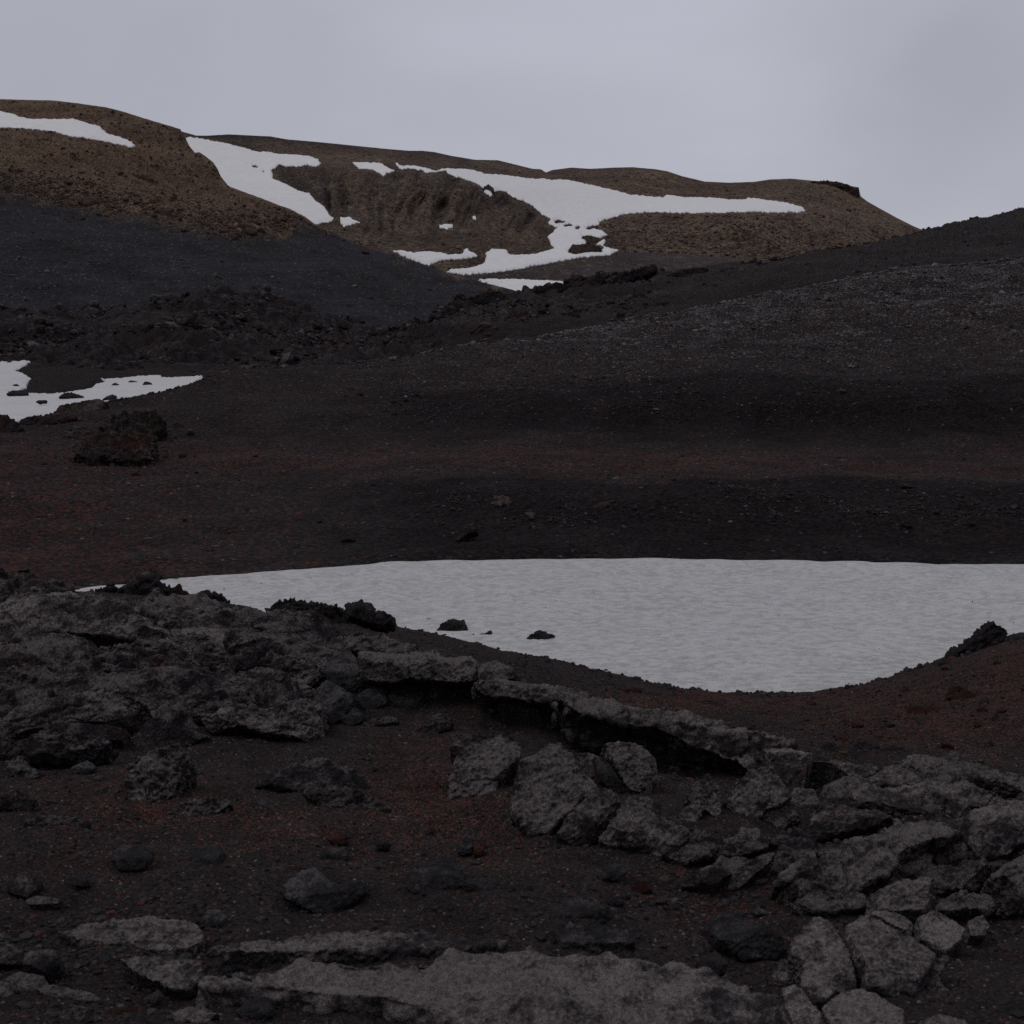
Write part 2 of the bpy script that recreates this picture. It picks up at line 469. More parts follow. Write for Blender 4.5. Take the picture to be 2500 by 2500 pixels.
# ledge crest and right lava mass
for q in ((1350, 1695, 13.6), (1500, 1740, 13.0), (1650, 1765, 12.4), (1800, 1805, 11.8), (1950, 1840, 10.6), (2150, 1865, 9.5), (2400, 1875, 9.3), (2900, 1860, 9.4),
          (2000, 1960, 9.0), (2250, 1960, 8.7), (2500, 1980, 8.5), (2000, 2050, 8.0), (2250, 2060, 7.8), (2500, 2080, 7.6), (2100, 2160, 7.0), (2400, 2170, 6.9)):
    cp(*q)
# beyond the ledge: down to the snow
for q in ((1350, 1640, 17.5), (1350, 1620, 22.0), (1550, 1700, 15.5), (1600, 1683, 21.0), (1800, 1745, 14.5), (1800, 1720, 18.0), (1800, 1700, 22.5), (2000, 1800, 12.0), (2050, 1740, 15.5), (2050, 1700, 19.5),
          (2250, 1800, 11.6), (2250, 1730, 14.6), (2250, 1660, 21.5), (2450, 1780, 11.6), (2450, 1680, 15.0), (2450, 1590, 22.0), (2900, 1680, 13.5), (2900, 1560, 20)):
    cp(*q)
EDGE = pts('-900,1470 -300,1462 100,1453 200,1456 560,1480 900,1515 950,1527 1100,1556 1230,1588 1350,1612 1450,1632 1520,1648 1600,1668 1700,1686 1800,1693 1900,1694 2000,1691 2100,1677 2200,1650 2300,1618 2350,1596 2420,1570 2500,1553 2700,1530 3400,1500')
for px, py in EDGE:                          # the foot of the snow and the ground under it
    t = -rays(px, py)[2]
    Y = -SNOW_Z / t
    if px > 900 or px < -200:
        cp(px, py, Y, True)
    cz(px, Y + 2.5, SNOW_Z - 0.55)
    cz(px, Y + 9, SNOW_Z - 1.2); cz(px, 50, SNOW_Z - 1.5)
for px, Y in ((0, 22), (300, 23), (500, 22), (700, 21), (850, 20.5)):
    cz(px, Y, -5.2)
C = np.array(C)
_gr = RBF(np.stack([C[:, 0] / 1000, np.log(C[:, 1]) * 1.6], -1), C[:, 2], 2e-4)
def ground_z(x, y):
    px = 1250 + FPX * np.asarray(x, float) / (np.asarray(y, float) * 1.0)      # azimuth, good enough as a coordinate
    return _gr(np.stack([px / 1000, np.log(np.asarray(y, float)) * 1.6], -1))
def az_px(px):  # azimuth coordinate of the pixel column (the camera looks down a little)
    return px
def hit(px, py, y0=2.5, y1=60):
    """where the line of sight through this pixel meets the near ground"""
    Y = np.exp(np.linspace(math.log(y0), math.log(y1), 900))
    d = rays(px, py)
    q = EYE + d * Y[:, None]
    below = q[:, 2] < ground_z(q[:, 0], q[:, 1])
    k = int(np.argmax(below)) if below.any() else len(Y) - 1
    return q[k]

def lava_relief(p, s=1.0, seed=0, strata=0.5):
    """ropy, layered lava surface in metres of height for 1 m features"""
    w = np.stack([perlin(p * 0.9 * s + 3, seed + 50), perlin(p * 0.9 * s + 11, seed + 51), perlin(p * 0.9 * s + 23, seed + 52)], -1)
    q = p + w * 0.35 / s
    h = billow(q * np.array((0.9, 1.5, 1.8)) * s, 2, seed) * 0.16
    h = h + ridged(q * np.array((1.8, 4.0, 3.0)) * s, 3, seed + 5) * 0.06
    h = h + billow(q * np.array((6, 9, 6)) * s, 2, seed + 9) * 0.020
    h = h + perlin(q * 26 * s, seed + 13) * 0.008
    if strata:
        a = q[:, 1] * 2.3 * s + q[:, 0] * 0.5 * s + perlin(q * 0.8 * s, seed + 33) * 1.6
        f = a - np.floor(a)
        h = h + strata * (0.10 * (sstep(0, 0.85, f) - sstep(0.88, 1.0, f)))
    return h / s

def polar_grid(px0, px1, nc, Y0, Y1, nr, outer=False):
    c = np.linspace(px0, px1, nc)
    if outer:
        c = np.concatenate([np.linspace(-3800, px0 - 20, 50), c, np.linspace(px1 + 20, 6300, 50)])
    Y = np.exp(np.linspace(math.log(Y0), math.log(Y1), nr))
    PX, YY = np.meshgrid(c, Y)
    return PX, YY, (PX - 1250) / FPX * YY
RED_ZONES = [((1130, 2010), (240, 100), 0.28), ((1060, 1890), (150, 100), 0.26), ((1700, 1710), (260, 26), 0.42), ((2150, 1700), (240, 60), 0.3), ((2470, 1650), (130, 90), 0.4),
             ((2300, 1790), (260, 50), 0.35), ((700, 2030), (180, 50), 0.3), ((300, 1940), (260, 60), 0.25), ((1750, 2180), (160, 90), 0.25), ((400, 2000), (160, 30), 0.35), ((200, 2100), (200, 60), 0.12)]
def red_at(u, v):
    u = u + 60 * perlin(np.stack([u / 120, v / 60, 0 * u], -1), 8); v = v + 40 * perlin(np.stack([u / 90, v / 40, 0 * u], -1), 9)
    r = np.full(np.shape(u), 0.035)
    for (a, b), (c, d), s in RED_ZONES:
        r = r + s * np.exp(-((u - a) / c)**2 - ((v - b) / d)**2)
    return r
def ground_bumps(p):
    q = p * np.array((1, 1, 0.0), np.float32)
    return fbm(q * 1.1, 3, 3) * 0.055 + fbm(q * 6, 3, 8) * 0.016 + perlin(q * 30, 21) * 0.006 + perlin(q * 70, 22) * 0.003
def build_ground():
    PX, YY, X = polar_grid(-160, 2660, 950, 1.2, 50, 1250, True)
    Z = ground_z(X, YY)
    V = np.stack([X, YY, Z], -1).reshape(-1, 3)
    V[:, 2] += ground_bumps(V)
    u, v = project(V)
    V = V.astype(np.float32)
    build_ground.V = V; build_ground.uv = (u, v)
    o = link_mesh('ground', V, grid_faces(*PX.shape), M['gravel'], {'red': red_at(u, v), 'pale': 0 * u})
    return tag(o, kind='structure')
build_ground(); say('ground')

def build_back():
    """the same stony ground going on behind and beside the viewer"""
    n = 120
    x = np.sinh(np.linspace(-4.2, 4.2, n)) * 8
    PX, YY = np.meshgrid(x, np.concatenate([-np.sinh(np.linspace(4.2, 0.1, 60)) * 8, [0.2, 0.9, 1.5]]))
    V = np.stack([PX, YY, 0 * PX], -1).reshape(-1, 3)
    V[:, 2] = -0.42 + fbm(V * 0.15, 3, 61) * 0.5 * sstep(1, -6, V[:, 1]) - sstep(8, 60, np.abs(V[:, 0])) * 3
    V[:, 2] -= sstep(0.5, 1.5, V[:, 1]) * 0.15
    o = link_mesh('terrain', V, grid_faces(*PX.shape), M['gravel'], {'red': np.full(len(V), 0.1), 'pale': np.zeros(len(V))})
    tag(o, kind='structure')
    # plain under everything, out to the horizon
    x = np.sinh(np.linspace(-5.5, 5.5, 90)) * 40
    PX, YY = np.meshgrid(x, x)
    V = np.stack([PX, YY, 0 * PX - 14], -1).reshape(-1, 3)
    r = np.hypot(V[:, 0], V[:, 1])
    V[:, 2] += fbm(V * 0.004, 3, 5) * 6
    o = link_mesh('plain', V, grid_faces(*PX.shape), M['scree'], {'red': np.full(len(V), 0.1), 'pale': np.zeros(len(V)), 'warm': np.zeros(len(V))})
    tag(o, kind='structure')
build_back()

def mound(name, poly, rise, seed, mat, res=(1.6, 1.0), s=1.0, edge=40, strata=0.5, parent=None, amp=1.0, shape=None, red=None):
    """an outcrop of lava grown out of the near ground inside a traced outline (pixels)"""
    px0, px1 = poly[:, 0].min() - 20, poly[:, 0].max() + 20
    ys = []
    for a, b in poly:
        ys.append(hit(a, b)[1])
    Y0, Y1 = min(ys) * 0.95, max(ys) * 1.08
    nc = int((px1 - px0) / (2.44 * res[0])); nr = int(math.log(Y1 / Y0) / (0.0021 * res[1]))
    PX, YY, X = polar_grid(px0, px1, nc, Y0, Y1, nr)
    Z = ground_z(X, YY)
    V = np.stack([X, YY, Z], -1).reshape(-1, 3)
    u, v = project(V)
    sd = sdist(u, v, poly) + perlin(V * 2.0, seed + 90) * 22 + perlin(V * 7.0, seed + 91) * 10
    m = sstep(-4, edge, sd)
    h = lava_relief(V.astype(np.float32), s, seed, strata) * amp
    V[:, 2] += m * (rise + h) - (1 - m) * 0.10
    if shape is not None:
        V[:, 2] += shape(u, v, V) * m
    G = V.reshape(*PX.shape, 3)
    # push along the slope normal too, so that ribs overhang a little
    N = grid_normals(G).reshape(-1, 3)
    k = (billow(V * 4 * s, 3, seed + 40) * 0.035 + billow(V * 15 * s, 2, seed + 44) * 0.008) * m * amp / s
    V = V + N * k[:, None]
    mound.V, mound.m = V.copy(), m * (v > 1440)
    keep = sd > -8
    F = grid_faces(*PX.shape, keep=keep)
    V, F, A = compact(V, F)
    o0 = V.mean(0); o0[2] = V[:, 2].min()
    return link_mesh(name, V, F, mat, A, parent, o0)

# ------------------------------------------------------------------ far sheets: a depth for every direction
class Sheet:
    def __init__(s, ctrl, crest, base, sy=400.0):
        c = np.array(ctrl, float); s.sy = sy
        s.f = RBF(np.stack([c[:, 0] / 1000, c[:, 1] / sy], -1), np.log(c[:, 2]), 1e-4)
        s.crest, s.base = crest, base
        s.relief = None
    def depth(s, px, py):
        return np.exp(s.f(np.stack([np.asarray(px, float) / 1000, np.asarray(py, float) / s.sy], -1)))
    def at(s, px, py):
        return P(px, py, s.depth(px, py))
    def grid(s, x0, x1, nc, nr, back=((0.04, 20), (0.1, 60), (0.2, 140)), under=()):
        px = np.linspace(x0, x1, nc)
        cr = np.interp(px, s.crest[:, 0], s.crest[:, 1]); ba = np.interp(px, s.base[:, 0], s.base[:, 1])
        rows = np.linspace(ba.max(), cr.min(), nr)[:, None]
        PY = np.minimum(np.maximum(rows, cr[None]), ba[None])
        PX = np.broadcast_to(px[None], PY.shape)
        G = s.at(PX, PY)
        rows = [G]
        top = G[-1]
        ct = s.depth(px, cr)
        for dy, drop in back:
            rows.append(P(px, cr + drop, ct * (1 + dy))[None])
            PY = np.vstack([PY, cr[None] + drop]); PX = np.vstack([PX, px[None]])
        pre = []
        for Y, z in under:
            q = P(px, ba, np.full_like(px, 1.0)); d = rays(px, ba)
            YY = s.depth(px, ba) - Y
            pp = np.stack([d[:, 0] * YY, YY, G[0][:, 2] - z], -1)
            pre.append(pp[None]); PY = np.vstack([ba[None] + 1, PY]); PX = np.vstack([px[None], PX])
        return np.concatenate(pre + rows), PX, PY

# ---- slope behind the snow
c = []
SEDGE = pts('-900,1500 -300,1478 0,1464 170,1447 400,1420 560,1407 700,1396 850,1385 1000,1374 1150,1370 1300,1367 1600,1370 1900,1370 2200,1378 2500,1382 2800,1386 3400,1390')
for px, py in SEDGE:
    Y = -SNOW_Z / -rays(px, py)[2]
    c.append((px, py, Y)); c.append((px, py + 20, Y + 0.1)); c.append((px, py + 42, Y + 0.3))
for px, r in ((-900, ((1330, 40), (1200, 47), (1090, 60))), (0, ((1330, 43), (1200, 52), (1100, 64))), (500, ((1300, 44.5), (1200, 53), (1100, 67), (1010, 78))),
              (1000, ((1300, 42.5), (1215, 47.5), (1160, 55), (1100, 66), (1060, 74), (960, 84))),
              (1500, ((1300, 42), (1210, 47), (1158, 54.5), (1100, 66), (1060, 73), (960, 80), (860, 102))),
              (2000, ((1300, 42), (1210, 47), (1158, 54.5), (1100, 66), (1050, 73), (940, 79), (880, 96), (780, 120))),
              (2500, ((1300, 42), (1210, 47), (1158, 54.5), (1100, 66), (1040, 72), (920, 79), (850, 98), (740, 124))),
              (3400, ((1300, 43), (1160, 55), (1090, 67), (900, 80), (700, 128)))):
    for py, Y in r: c.append((px, py, Y))
CREST_C = pts('-900,1060 -300,1035 0,1030 60,1031 120,1012 180,990 250,986 370,961 440,942 500,922 560,908 640,897 760,889 860,885 940,876 1040,863 1130,848 1230,832 1400,810 1520,788 1660,765 1800,738 1900,716 2000,697 2080,683 2200,661 2320,649 2420,641 2500,632 2700,622 3400,600')
for px, py in CREST_C[::2]:
    c.append((px, py, np.interp(px, (-900, 0, 500, 1000, 1500, 2000, 2500, 3400), (66, 76, 88, 112, 128, 140, 146, 150))))
SC = Sheet(c, CREST_C, SEDGE + (0, 40), 150.)
G, PX, PY = SC.grid(-900, 3400, 1500, 620, back=((0.05, 6), (0.12, 30), (0.25, 90)))
V = G.reshape(-1, 3)
q = V * np.array((1, 1, 0.6), np.float32)
u, v = PX.ravel(), PY.ravel()
nearsnow = sstep(0, 50, np.interp(u, SEDGE[:, 0], SEDGE[:, 1]) + 3 - v)
rough = 0.45 + 0.75 * sstep(1000, 780, v + (u - 1500) * -0.12 * 0) + 0.5 * np.exp(-((v - 1230) / 45)**2) * sstep(900, 1100, u) + 0.4 * np.exp(-((v - 960) / 60)**2) * sstep(700, 1000, u)
V[:, 2] += (fbm(q * 0.11, 3, 3) * 0.35 + fbm(q * 0.5, 3, 6) * 0.12 * rough + billow(q * 2.2, 3, 9) * 0.055 * rough) * (0.15 + 0.85 * nearsnow)
lich = sstep(1010, 700, v - (u - 1900) * -0.05) * sstep(300, 1900, u + (900 - v) * 0.8) * 0.55 + 0.25 * np.exp(-((v - np.interp(u, CREST_C[:, 0], CREST_C[:, 1])) / 28)**2) * sstep(900, 1700, u)
pn = fbm(q * 0.35, 3, 31)
deep = 0.95 * sstep(1170, 1188, v + fbm(q * 0.2, 4, 97) * 30 + fbm(q * 1.2, 3, 87) * 8) * sstep(1420, 1330, v) * sstep(650, 1150, u) + 0.9 * sstep(918, 950, v + fbm(q * 0.15, 4, 98) * 46 + fbm(q * 1.0, 3, 86) * 8 + (u - 1700) * 0.03) * sstep(1085, 1050, v + fbm(q * 0.2, 2, 96) * 16) * sstep(750, 1150, u)  # dark bands: slope shade and wetness painted into the gravel colour
lich = np.clip(lich**1.25 * (0.5 + 1.5 * sstep(-0.25, 0.45, pn)), 0, 0.75)
red = 0.10 + 0.50 * np.exp(-((v - 1125 - (u - 1300) * 0.01 + fbm(q * 0.12, 3, 70) * 30) / 34)**2) + 0.55 * sstep(1000, -100, u) * sstep(1060, 1290, v) + 0.12 * sstep(-0.1, 0.4, fbm(q * 0.12, 3, 77))
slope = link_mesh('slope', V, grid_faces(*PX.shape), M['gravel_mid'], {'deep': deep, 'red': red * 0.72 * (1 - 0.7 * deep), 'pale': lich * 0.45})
tag(slope, kind='structure'); SLOPE_V = V; SLOPE_UV = (u, v); SLOPE_L = lich * (1 - 0.8 * deep); say('slope')

# ---- the near snow field
def build_snow():
    PX, YY, X = polar_grid(-500, 3400, 900, 21.5, 41.5, 420)
    V = np.stack([X, YY, 0 * X + EYE[2] + SNOW_Z], -1).reshape(-1, 3)
    u, v = project(V)
    V[:, 2] += perlin(V * 0.12, 4) * 0.16 * sstep(1700, 1560, v)*sstep(1370, 1450, v)
    rot = np.stack([V[:, 0] * 0.95 + V[:, 1] * 0.2, V[:, 1] - V[:, 0] * 0.15, V[:, 2]], -1)
    cur = V[:, 1] + 0.0016 * (V[:, 0] - 4)**2 * 3 + perlin(V * 0.25, 77) * 0.6      # the ripples bend round the hollow
    rp = np.stack([V[:, 0] * 0.32, cur * 1.5, 0 * cur], -1)
    V[:, 2] += (fbm(rot * np.array((0.5, 1.1, 1)), 2, 14) * 0.05 + ridged(rp, 3, 19) * 0.044) * (0.35 + 0.65 * sstep(0, 22, v - np.interp(u, SEDGE[:, 0], SEDGE[:, 1])))
    V[:, 2] -= 0.12 * sstep(4, -20, v - np.interp(u, SEDGE[:, 0], SEDGE[:, 1]))
    # the far rim lies thicker on the slope, with a scalloped lip
    rim = sstep(26, 0, v - np.interp(u, SEDGE[:, 0], SEDGE[:, 1]))
    V[:, 2] += rim * (0.03 + 0.03 * np.abs(perlin(rot * np.array((0.55, 0.2, 0)), 24)) * 2)
    keep = (v > np.interp(u, SEDGE[:, 0], SEDGE[:, 1]) - 30) & (v < np.interp(u, EDGE[:, 0], EDGE[:, 1]) + 30)
    F = grid_faces(*PX.shape, keep=keep)
    V, F, A = compact(V, F)
    V0 = V.copy(); V0[:, 2] -= 0.9
    o0 = V.mean(0)
    o = link_mesh('snow_field', V, F, M['snow'], A, None, o0)
    tag(o, 'broad grey-white snow field filling the hollow between the lava rocks and the dark slope', 'snow field')
build_snow(); say('snow')

# ---- far left valley with its lava mound
c = [(0, 1040, 92), (-600, 1040, 92), (500, 960, 104), (-600, 940, 125), (0, 950, 120), (300, 950, 118), (600, 930, 130), (800, 900, 150),
     (-600, 860, 180), (0, 880, 165), (300, 880, 165), (600, 880, 170), (850, 860, 190), (1100, 870, 200), (-600, 770, 240), (0, 770, 235), (300, 780, 230), (560, 780, 225), (800, 815, 230), (1000, 830, 250), (1200, 830, 260)]
CREST_D = pts('-600,765 0,758 120,762 220,768 300,757 380,738 430,726 500,716 570,715 640,722 700,735 740,750 790,772 840,792 900,800 1016,805 1200,830')
for px, py in CREST_D[::2]: c.append((px, py, 262))
SD = Sheet(c, CREST_D, pts('-600,1060 0,1060 200,1020 400,980 600,930 900,905 1200,880'), 150.)
G, PX, PY = SD.grid(-600, 1200, 780, 330, back=((0.05, 4), (0.15, 30), (0.3, 80)))
V = G.reshape(-1, 3); u, v = PX.ravel(), PY.ravel()
SNOW9 = pts('-600,878 -60,884 0,886 40,884 76,883 62,894 38,908 55,914 72,924 83,930 70,938 66,950 50,956 16,960 28,963 75,964 130,966 165,962 190,958 225,951 232,942 258,936 244,928 262,928 300,926 340,921 392,919 396,925 440,924 492,921 496,925 470,945 440,965 250,1000 120,1030 0,1035 -600,1050')
sd9 = sdist(u, v, SNOW9)
bare = sstep(10, -6, sd9)
lm = sstep(915, 880, v) * bare * (1 - 0.45 * sstep(0.0, 0.35, fbm(V * 0.022, 2, 71)))
h = lava_relief((V * np.array((1, 0.30, 1))).astype(np.float32), 0.13, 7, 0.5)
V[:, 2] += lm * (h * 0.8 + billow(V * np.array((0.20, 0.05, 0.2)), 3, 18) * 1.3 + billow(V * np.array((0.9, 0.4, 0.9)), 2, 17) * 0.14) + bare * (1 - lm) * fbm(V * np.array((0.1, 0.04, 0.1)), 3, 23) * 0.35
V[:, 2] += 1.0 * np.exp(-((u - 150) / 100)**2 - ((v - 930) / 30)**2) * bare - 0.5 * (1 - bare)
pit = link_mesh('valley_floor', V, grid_faces(*PX.shape), M['far_lava'], {'sand': 1 - lm * sstep(-0.35, 0.15, perlin(V * 0.05, 5) + h * 0.12)})
tag(pit, kind='structure'); PIT_V = V; PIT_W = lm * (u > -100) * (u < 1150) * (v < 905)

def snow_patch(sheet, poly, label, mat, thick, step=(2.0, 1.6), taper=7., ripple=0.0, drop=0.0, holes=()):
    x0, x1 = poly[:, 0].min() - 4, poly[:, 0].max() + 4
    y0, y1 = poly[:, 1].min() - 4, poly[:, 1].max() + 4
    nc, nr = int((x1 - x0) / step[0]) + 2, int((y1 - y0) / step[1]) + 2
    PX, PY = np.meshgrid(np.linspace(x0, x1, nc), np.linspace(y0, y1, nr))
    sd = sdist(PX, PY, poly)
    for hpoly in holes: sd = np.minimum(sd, -sdist(PX, PY, hpoly))
    # put the rim of the grid exactly on the outline, ragged by a little noise
    W = sheet.at(PX, PY)
    rag = perlin(np.stack([PX.ravel() / 9, PY.ravel() / 6, 0 * PX.ravel()], -1), 5).reshape(PX.shape) * 2.4
    s = sd + rag
    hgt = thick * (sstep(-2.5, taper, s) * 1.15 - 0.15)
    W[..., 2] += hgt + drop + fbm(W.reshape(-1, 3) / thick * 0.08, 3, 66).reshape(PX.shape) * thick * 0.25 * sstep(0, taper * 2, s)
    
    F = grid_faces(nr, nc)
    i = (s.ravel() > -1.2)
    F = F[i[F].all(1)]
    V, F, A = compact(W.reshape(-1, 3), F)
    # a skirt round the rim gives it a body
    e = np.sort(np.concatenate([F[:, [0, 1]], F[:, [1, 2]], F[:, [2, 3]], F[:, [3, 0]]]), 1)
    ue, cnt = np.unique(e, axis=0, return_counts=True)
    rim = ue[cnt == 1]
    vi = np.unique(rim)
    new = {int(a): len(V) + k for k, a in enumerate(vi)}
    low = V[vi] - np.array((0, 0, thick * 0.9))
    low[:, 1] += thick * 0.8
    V = np.vstack([V, low])
    F = np.vstack([F, np.array([[a, b, new[int(b)], new[int(a)]] for a, b in rim])])
    o = link_mesh('snow_patch', V, F, mat, {}, None, V.mean(0))
    return tag(o, label, 'snow patch', 'snow patches on the slopes')
snow_patch(SD, SNOW9, 'snow patch on the dark valley floor at the left edge, with lava rocks poking through', M['snow_mid'], 0.25, (1.6, 1.1), 3.)
say('valley')

# ---- dark ridge on the right, behind the slope
CREST_R = pts('850,880 900,868 935,860 975,825 1024,786 1061,778 1078,757 1107,739 1126,745 1148,733 1169,720 1198,710 1231,712 1260,720 1281,712 1300,716 1330,704 1356,699 1393,697 1410,690 1467,672 1490,685 1513,672 1563,660 1600,662 1621,662 1666,656 1720,650 1790,640 1860,645 1930,628 2010,610 2080,602 2150,588 2230,570 2262,562 2330,545 2400,530 2440,521 2500,508 2700,470 3400,400')
c = []
for px, py in CREST_R[::2]:
    c.append((px, py, np.interp(px, (800, 1300, 1800, 2500, 3400), (230, 285, 330, 420, 430))))
for px in (850, 1100, 1400, 1800, 2200, 2500, 3400):
    b = np.interp(px, CREST_C[:, 0], CREST_C[:, 1])
    c.append((px, b + 20, 185)); c.append((px, (b + np.interp(px, CREST_R[:, 0], CREST_R[:, 1])) / 2, np.interp(px, (800, 1300, 1800, 2500, 3400), (205, 235, 255, 285, 290))))
SR = Sheet(c, CREST_R, pts('850,925 1100,890 1400,850 1800,780 2200,705 2500,680 3400,650'), 150.)
G, PX, PY = SR.grid(850, 3400, 1050, 200, back=((0.05, 6), (0.15, 40), (0.3, 90)))
V = G.reshape(-1, 3); u, v = PX.ravel(), PY.ravel()
rk = sstep(1750, 1350, u) * sstep(95, 35, v - np.interp(u, CREST_R[:, 0], CREST_R[:, 1])) * 0.65 + 0.45
h = lava_relief((V * np.array((1, 0.45, 1))).astype(np.float32), 0.16, 19, 0.4)
V[:, 2] += (h * 0.9 + billow(V * np.array((0.2, 0.07, 0.25)), 3, 28) * 0.7 + billow(V * np.array((1, 0.5, 1)), 2, 27) * 0.14) * rk + fbm(V * 0.03, 3, 4) * 1.6 * (1 - 0.6 * rk) * 1.0 * sstep(0, 30, v - np.interp(u, CREST_R[:, 0], CREST_R[:, 1]))
ridge = link_mesh('ridge', V, grid_faces(*PX.shape), M['far_lava'], {'sand': 0.85 * (1 - np.clip(rk * 1.2, 0, 1) * sstep(-0.25, 0.2, perlin(V * 0.06, 5) + h * 0.1))})
tag(ridge, kind='structure'); RIDGE_V = V; RIDGE_W = rk * (u > 850) * (u < 2600) * (0.25 + sstep(2000, 1500, u)); say('ridge')

# ---- scree hill on the left
CREST_E = pts('-900,230 -300,238 0,242 70,244 130,245 190,252 260,262 300,272 340,285 400,303 440,315 452,335 462,356 476,373 486,371 500,380 520,396 531,412 540,432 559,455 600,470 644,486 678,500 704,508 745,529 769,547 800,562 850,585 872,596 911,610 962,624 1014,639 1066,656 1100,668 1148,682 1231,702 1281,716 1400,760')
c = []
for px, py in CREST_E[::2]:
    c.append((px, py, np.interp(px, (-900, 0, 430, 560, 780, 1280, 1400), (610, 600, 560, 520, 470, 390, 380))))
for px, r in ((-900, ((800, 275), (560, 350), (460, 410), (390, 460), (300, 560))), (0, ((800, 275), (560, 350), (470, 405), (390, 450), (330, 520))),
              (300, ((800, 275), (600, 350), (520, 400), (430, 455), (360, 520))), (600, ((800, 275), (650, 345), (560, 395), (500, 440))),
              (900, ((820, 280), (700, 335), (640, 370))), (1150, ((830, 290), (740, 345))), (1300, ((830, 300),))):
    for py, Y in r: c.append((px, py, Y))
SE = Sheet(c, CREST_E, pts('-900,850 700,850 1100,850 1400,850'), 250.)
G, PX, PY = SE.grid(-900, 1400, 900, 420, back=((0.03, 4), (0.1, 24), (0.3, 90)))
V = G.reshape(-1, 3); u, v = PX.ravel(), PY.ravel()
edge_cols = pts('-900,440 0,468 100,490 200,512 300,525 400,540 500,556 600,572 700,566 800,575 900,598 1400,760')
line = np.interp(u, edge_cols[:, 0], edge_cols[:, 1])
nn = fbm(np.stack([u / 60, v / 30, 0 * u], -1), 4, 41)
warm = sstep(14, -26, v - line + nn * 42) * 0.8
warm = np.maximum(warm, 0.9 * np.exp(-((v - line + 22) / 22)**2) * sstep(900, 600, u) * (0.6 + nn))
SNOW1 = pts('-900,250 -200,262 0,271 25,277 45,284 75,291 110,290 140,291 180,290 215,302 240,307 262,326 290,334 322,346 330,356 320,360 290,352 240,342 180,334 120,320 60,313 0,311 -200,300 -900,290')
sd1 = sdist(u, v, SNOW1)
away = sstep(-2, -16, sd1)
cliff = np.exp(-((v - 380 - (u - 200) * 0.28) / 42)**2) * sstep(760, 500, u) * sstep(-200, 0, u)
ce = sstep(2, 30, -sdist(u, v, np.vstack([CREST_E, [(1400, -900), (-900, -900)]])))
rocky = ce * (0.25 + 0.9 * cliff + 0.35 * sstep(20, -40, v - line)) * sstep(4, -8, sd1)
h = lava_relief(V.astype(np.float32), 0.075, 29, 0.0)
V[:, 2] += h * 0.6 * rocky + fbm(V * 0.02, 3, 4) * 2.0 * ce * sstep(-2, -26, sd1) + fbm(V * 0.3, 3, 14) * 0.3 * (0.3 + rocky) * away
V[:, 1] -= (billow(V * 0.09, 3, 33) * 2.6 + billow(V * 0.4, 2, 37) * 0.5) * rocky * 0.6 * away
V[:, 2] -= 0.2 * sstep(-3, 3, sd1)
brownish = sstep(8, -16, v - line + nn * 42)
me_attr = {'red': np.clip(0.1 + 0.75 * cliff + 0.5 * sstep(330, 280, v), 0, 0.85) * brownish, 'pale': 0.02 + 0.02 * brownish, 'warm': warm, 'brown': brownish}
hill = link_mesh('hill', V, grid_faces(*PX.shape), M['scree'], me_attr)
tag(hill, kind='structure'); HILL_V = V; HILL_UV = (u, v); HILL_W = (brownish, line)
snow_patch(SE, SNOW1, 'long snow band high on the left hill above the reddish cliff', M['snow_far'], 0.7)
say('hill')

# ---- the brown mountain
CREST_F = pts('300,340 400,322 440,320 480,331 505,331 560,328 600,330 660,333 700,340 780,347 850,354 950,364 1000,368 1032,368 1060,371 1100,380 1160,390 1215,391 1260,402 1300,412 1320,413 1333,421 1348,415 1395,409 1440,412 1500,409 1545,408 1600,413 1630,418 1665,430 1720,443 1780,446 1840,444 1880,438 1930,436 1985,441 2040,445 2068,452 2098,458 2100,478 2118,492 2150,510 2190,532 2230,552 2262,565 2320,580 2600,600 3400,620')
c = []
for px, py in CREST_F[::3]:
    c.append((px, py, np.interp(px, (300, 1000, 1340, 2100, 2300, 3400), (900, 1000, 1040, 1000, 960, 950))))
for px, r in ((300, ((800, 500), (500, 700))), (600, ((800, 520), (600, 650), (500, 730), (400, 850))), (900, ((800, 520), (690, 590), (600, 650), (500, 730), (430, 800), (400, 870))),
              (1100, ((800, 520), (690, 590), (600, 650), (500, 735), (430, 810), (410, 880))), (1300, ((800, 530), (690, 590), (620, 650), (560, 705), (500, 780), (440, 900))),
              (1550, ((800, 540), (690, 590), (620, 660), (540, 760), (505, 840), (460, 930))), (1850, ((800, 560), (650, 640), (590, 690), (525, 760), (500, 860), (470, 930))),
              (2150, ((800, 600), (620, 740), (560, 840))), (2600, ((800, 700),)), (3400, ((800, 720),))):
    for py, Y in r: c.append((px, py, Y))
SF = Sheet(c, CREST_F, pts('300,800 3400,800'), 250.)
G, PX, PY = SF.grid(300, 3400, 1250, 300, back=((0.03, 6), (0.1, 40), (0.3, 120)))
V = G.reshape(-1, 3); u, v = PX.ravel(), PY.ravel()
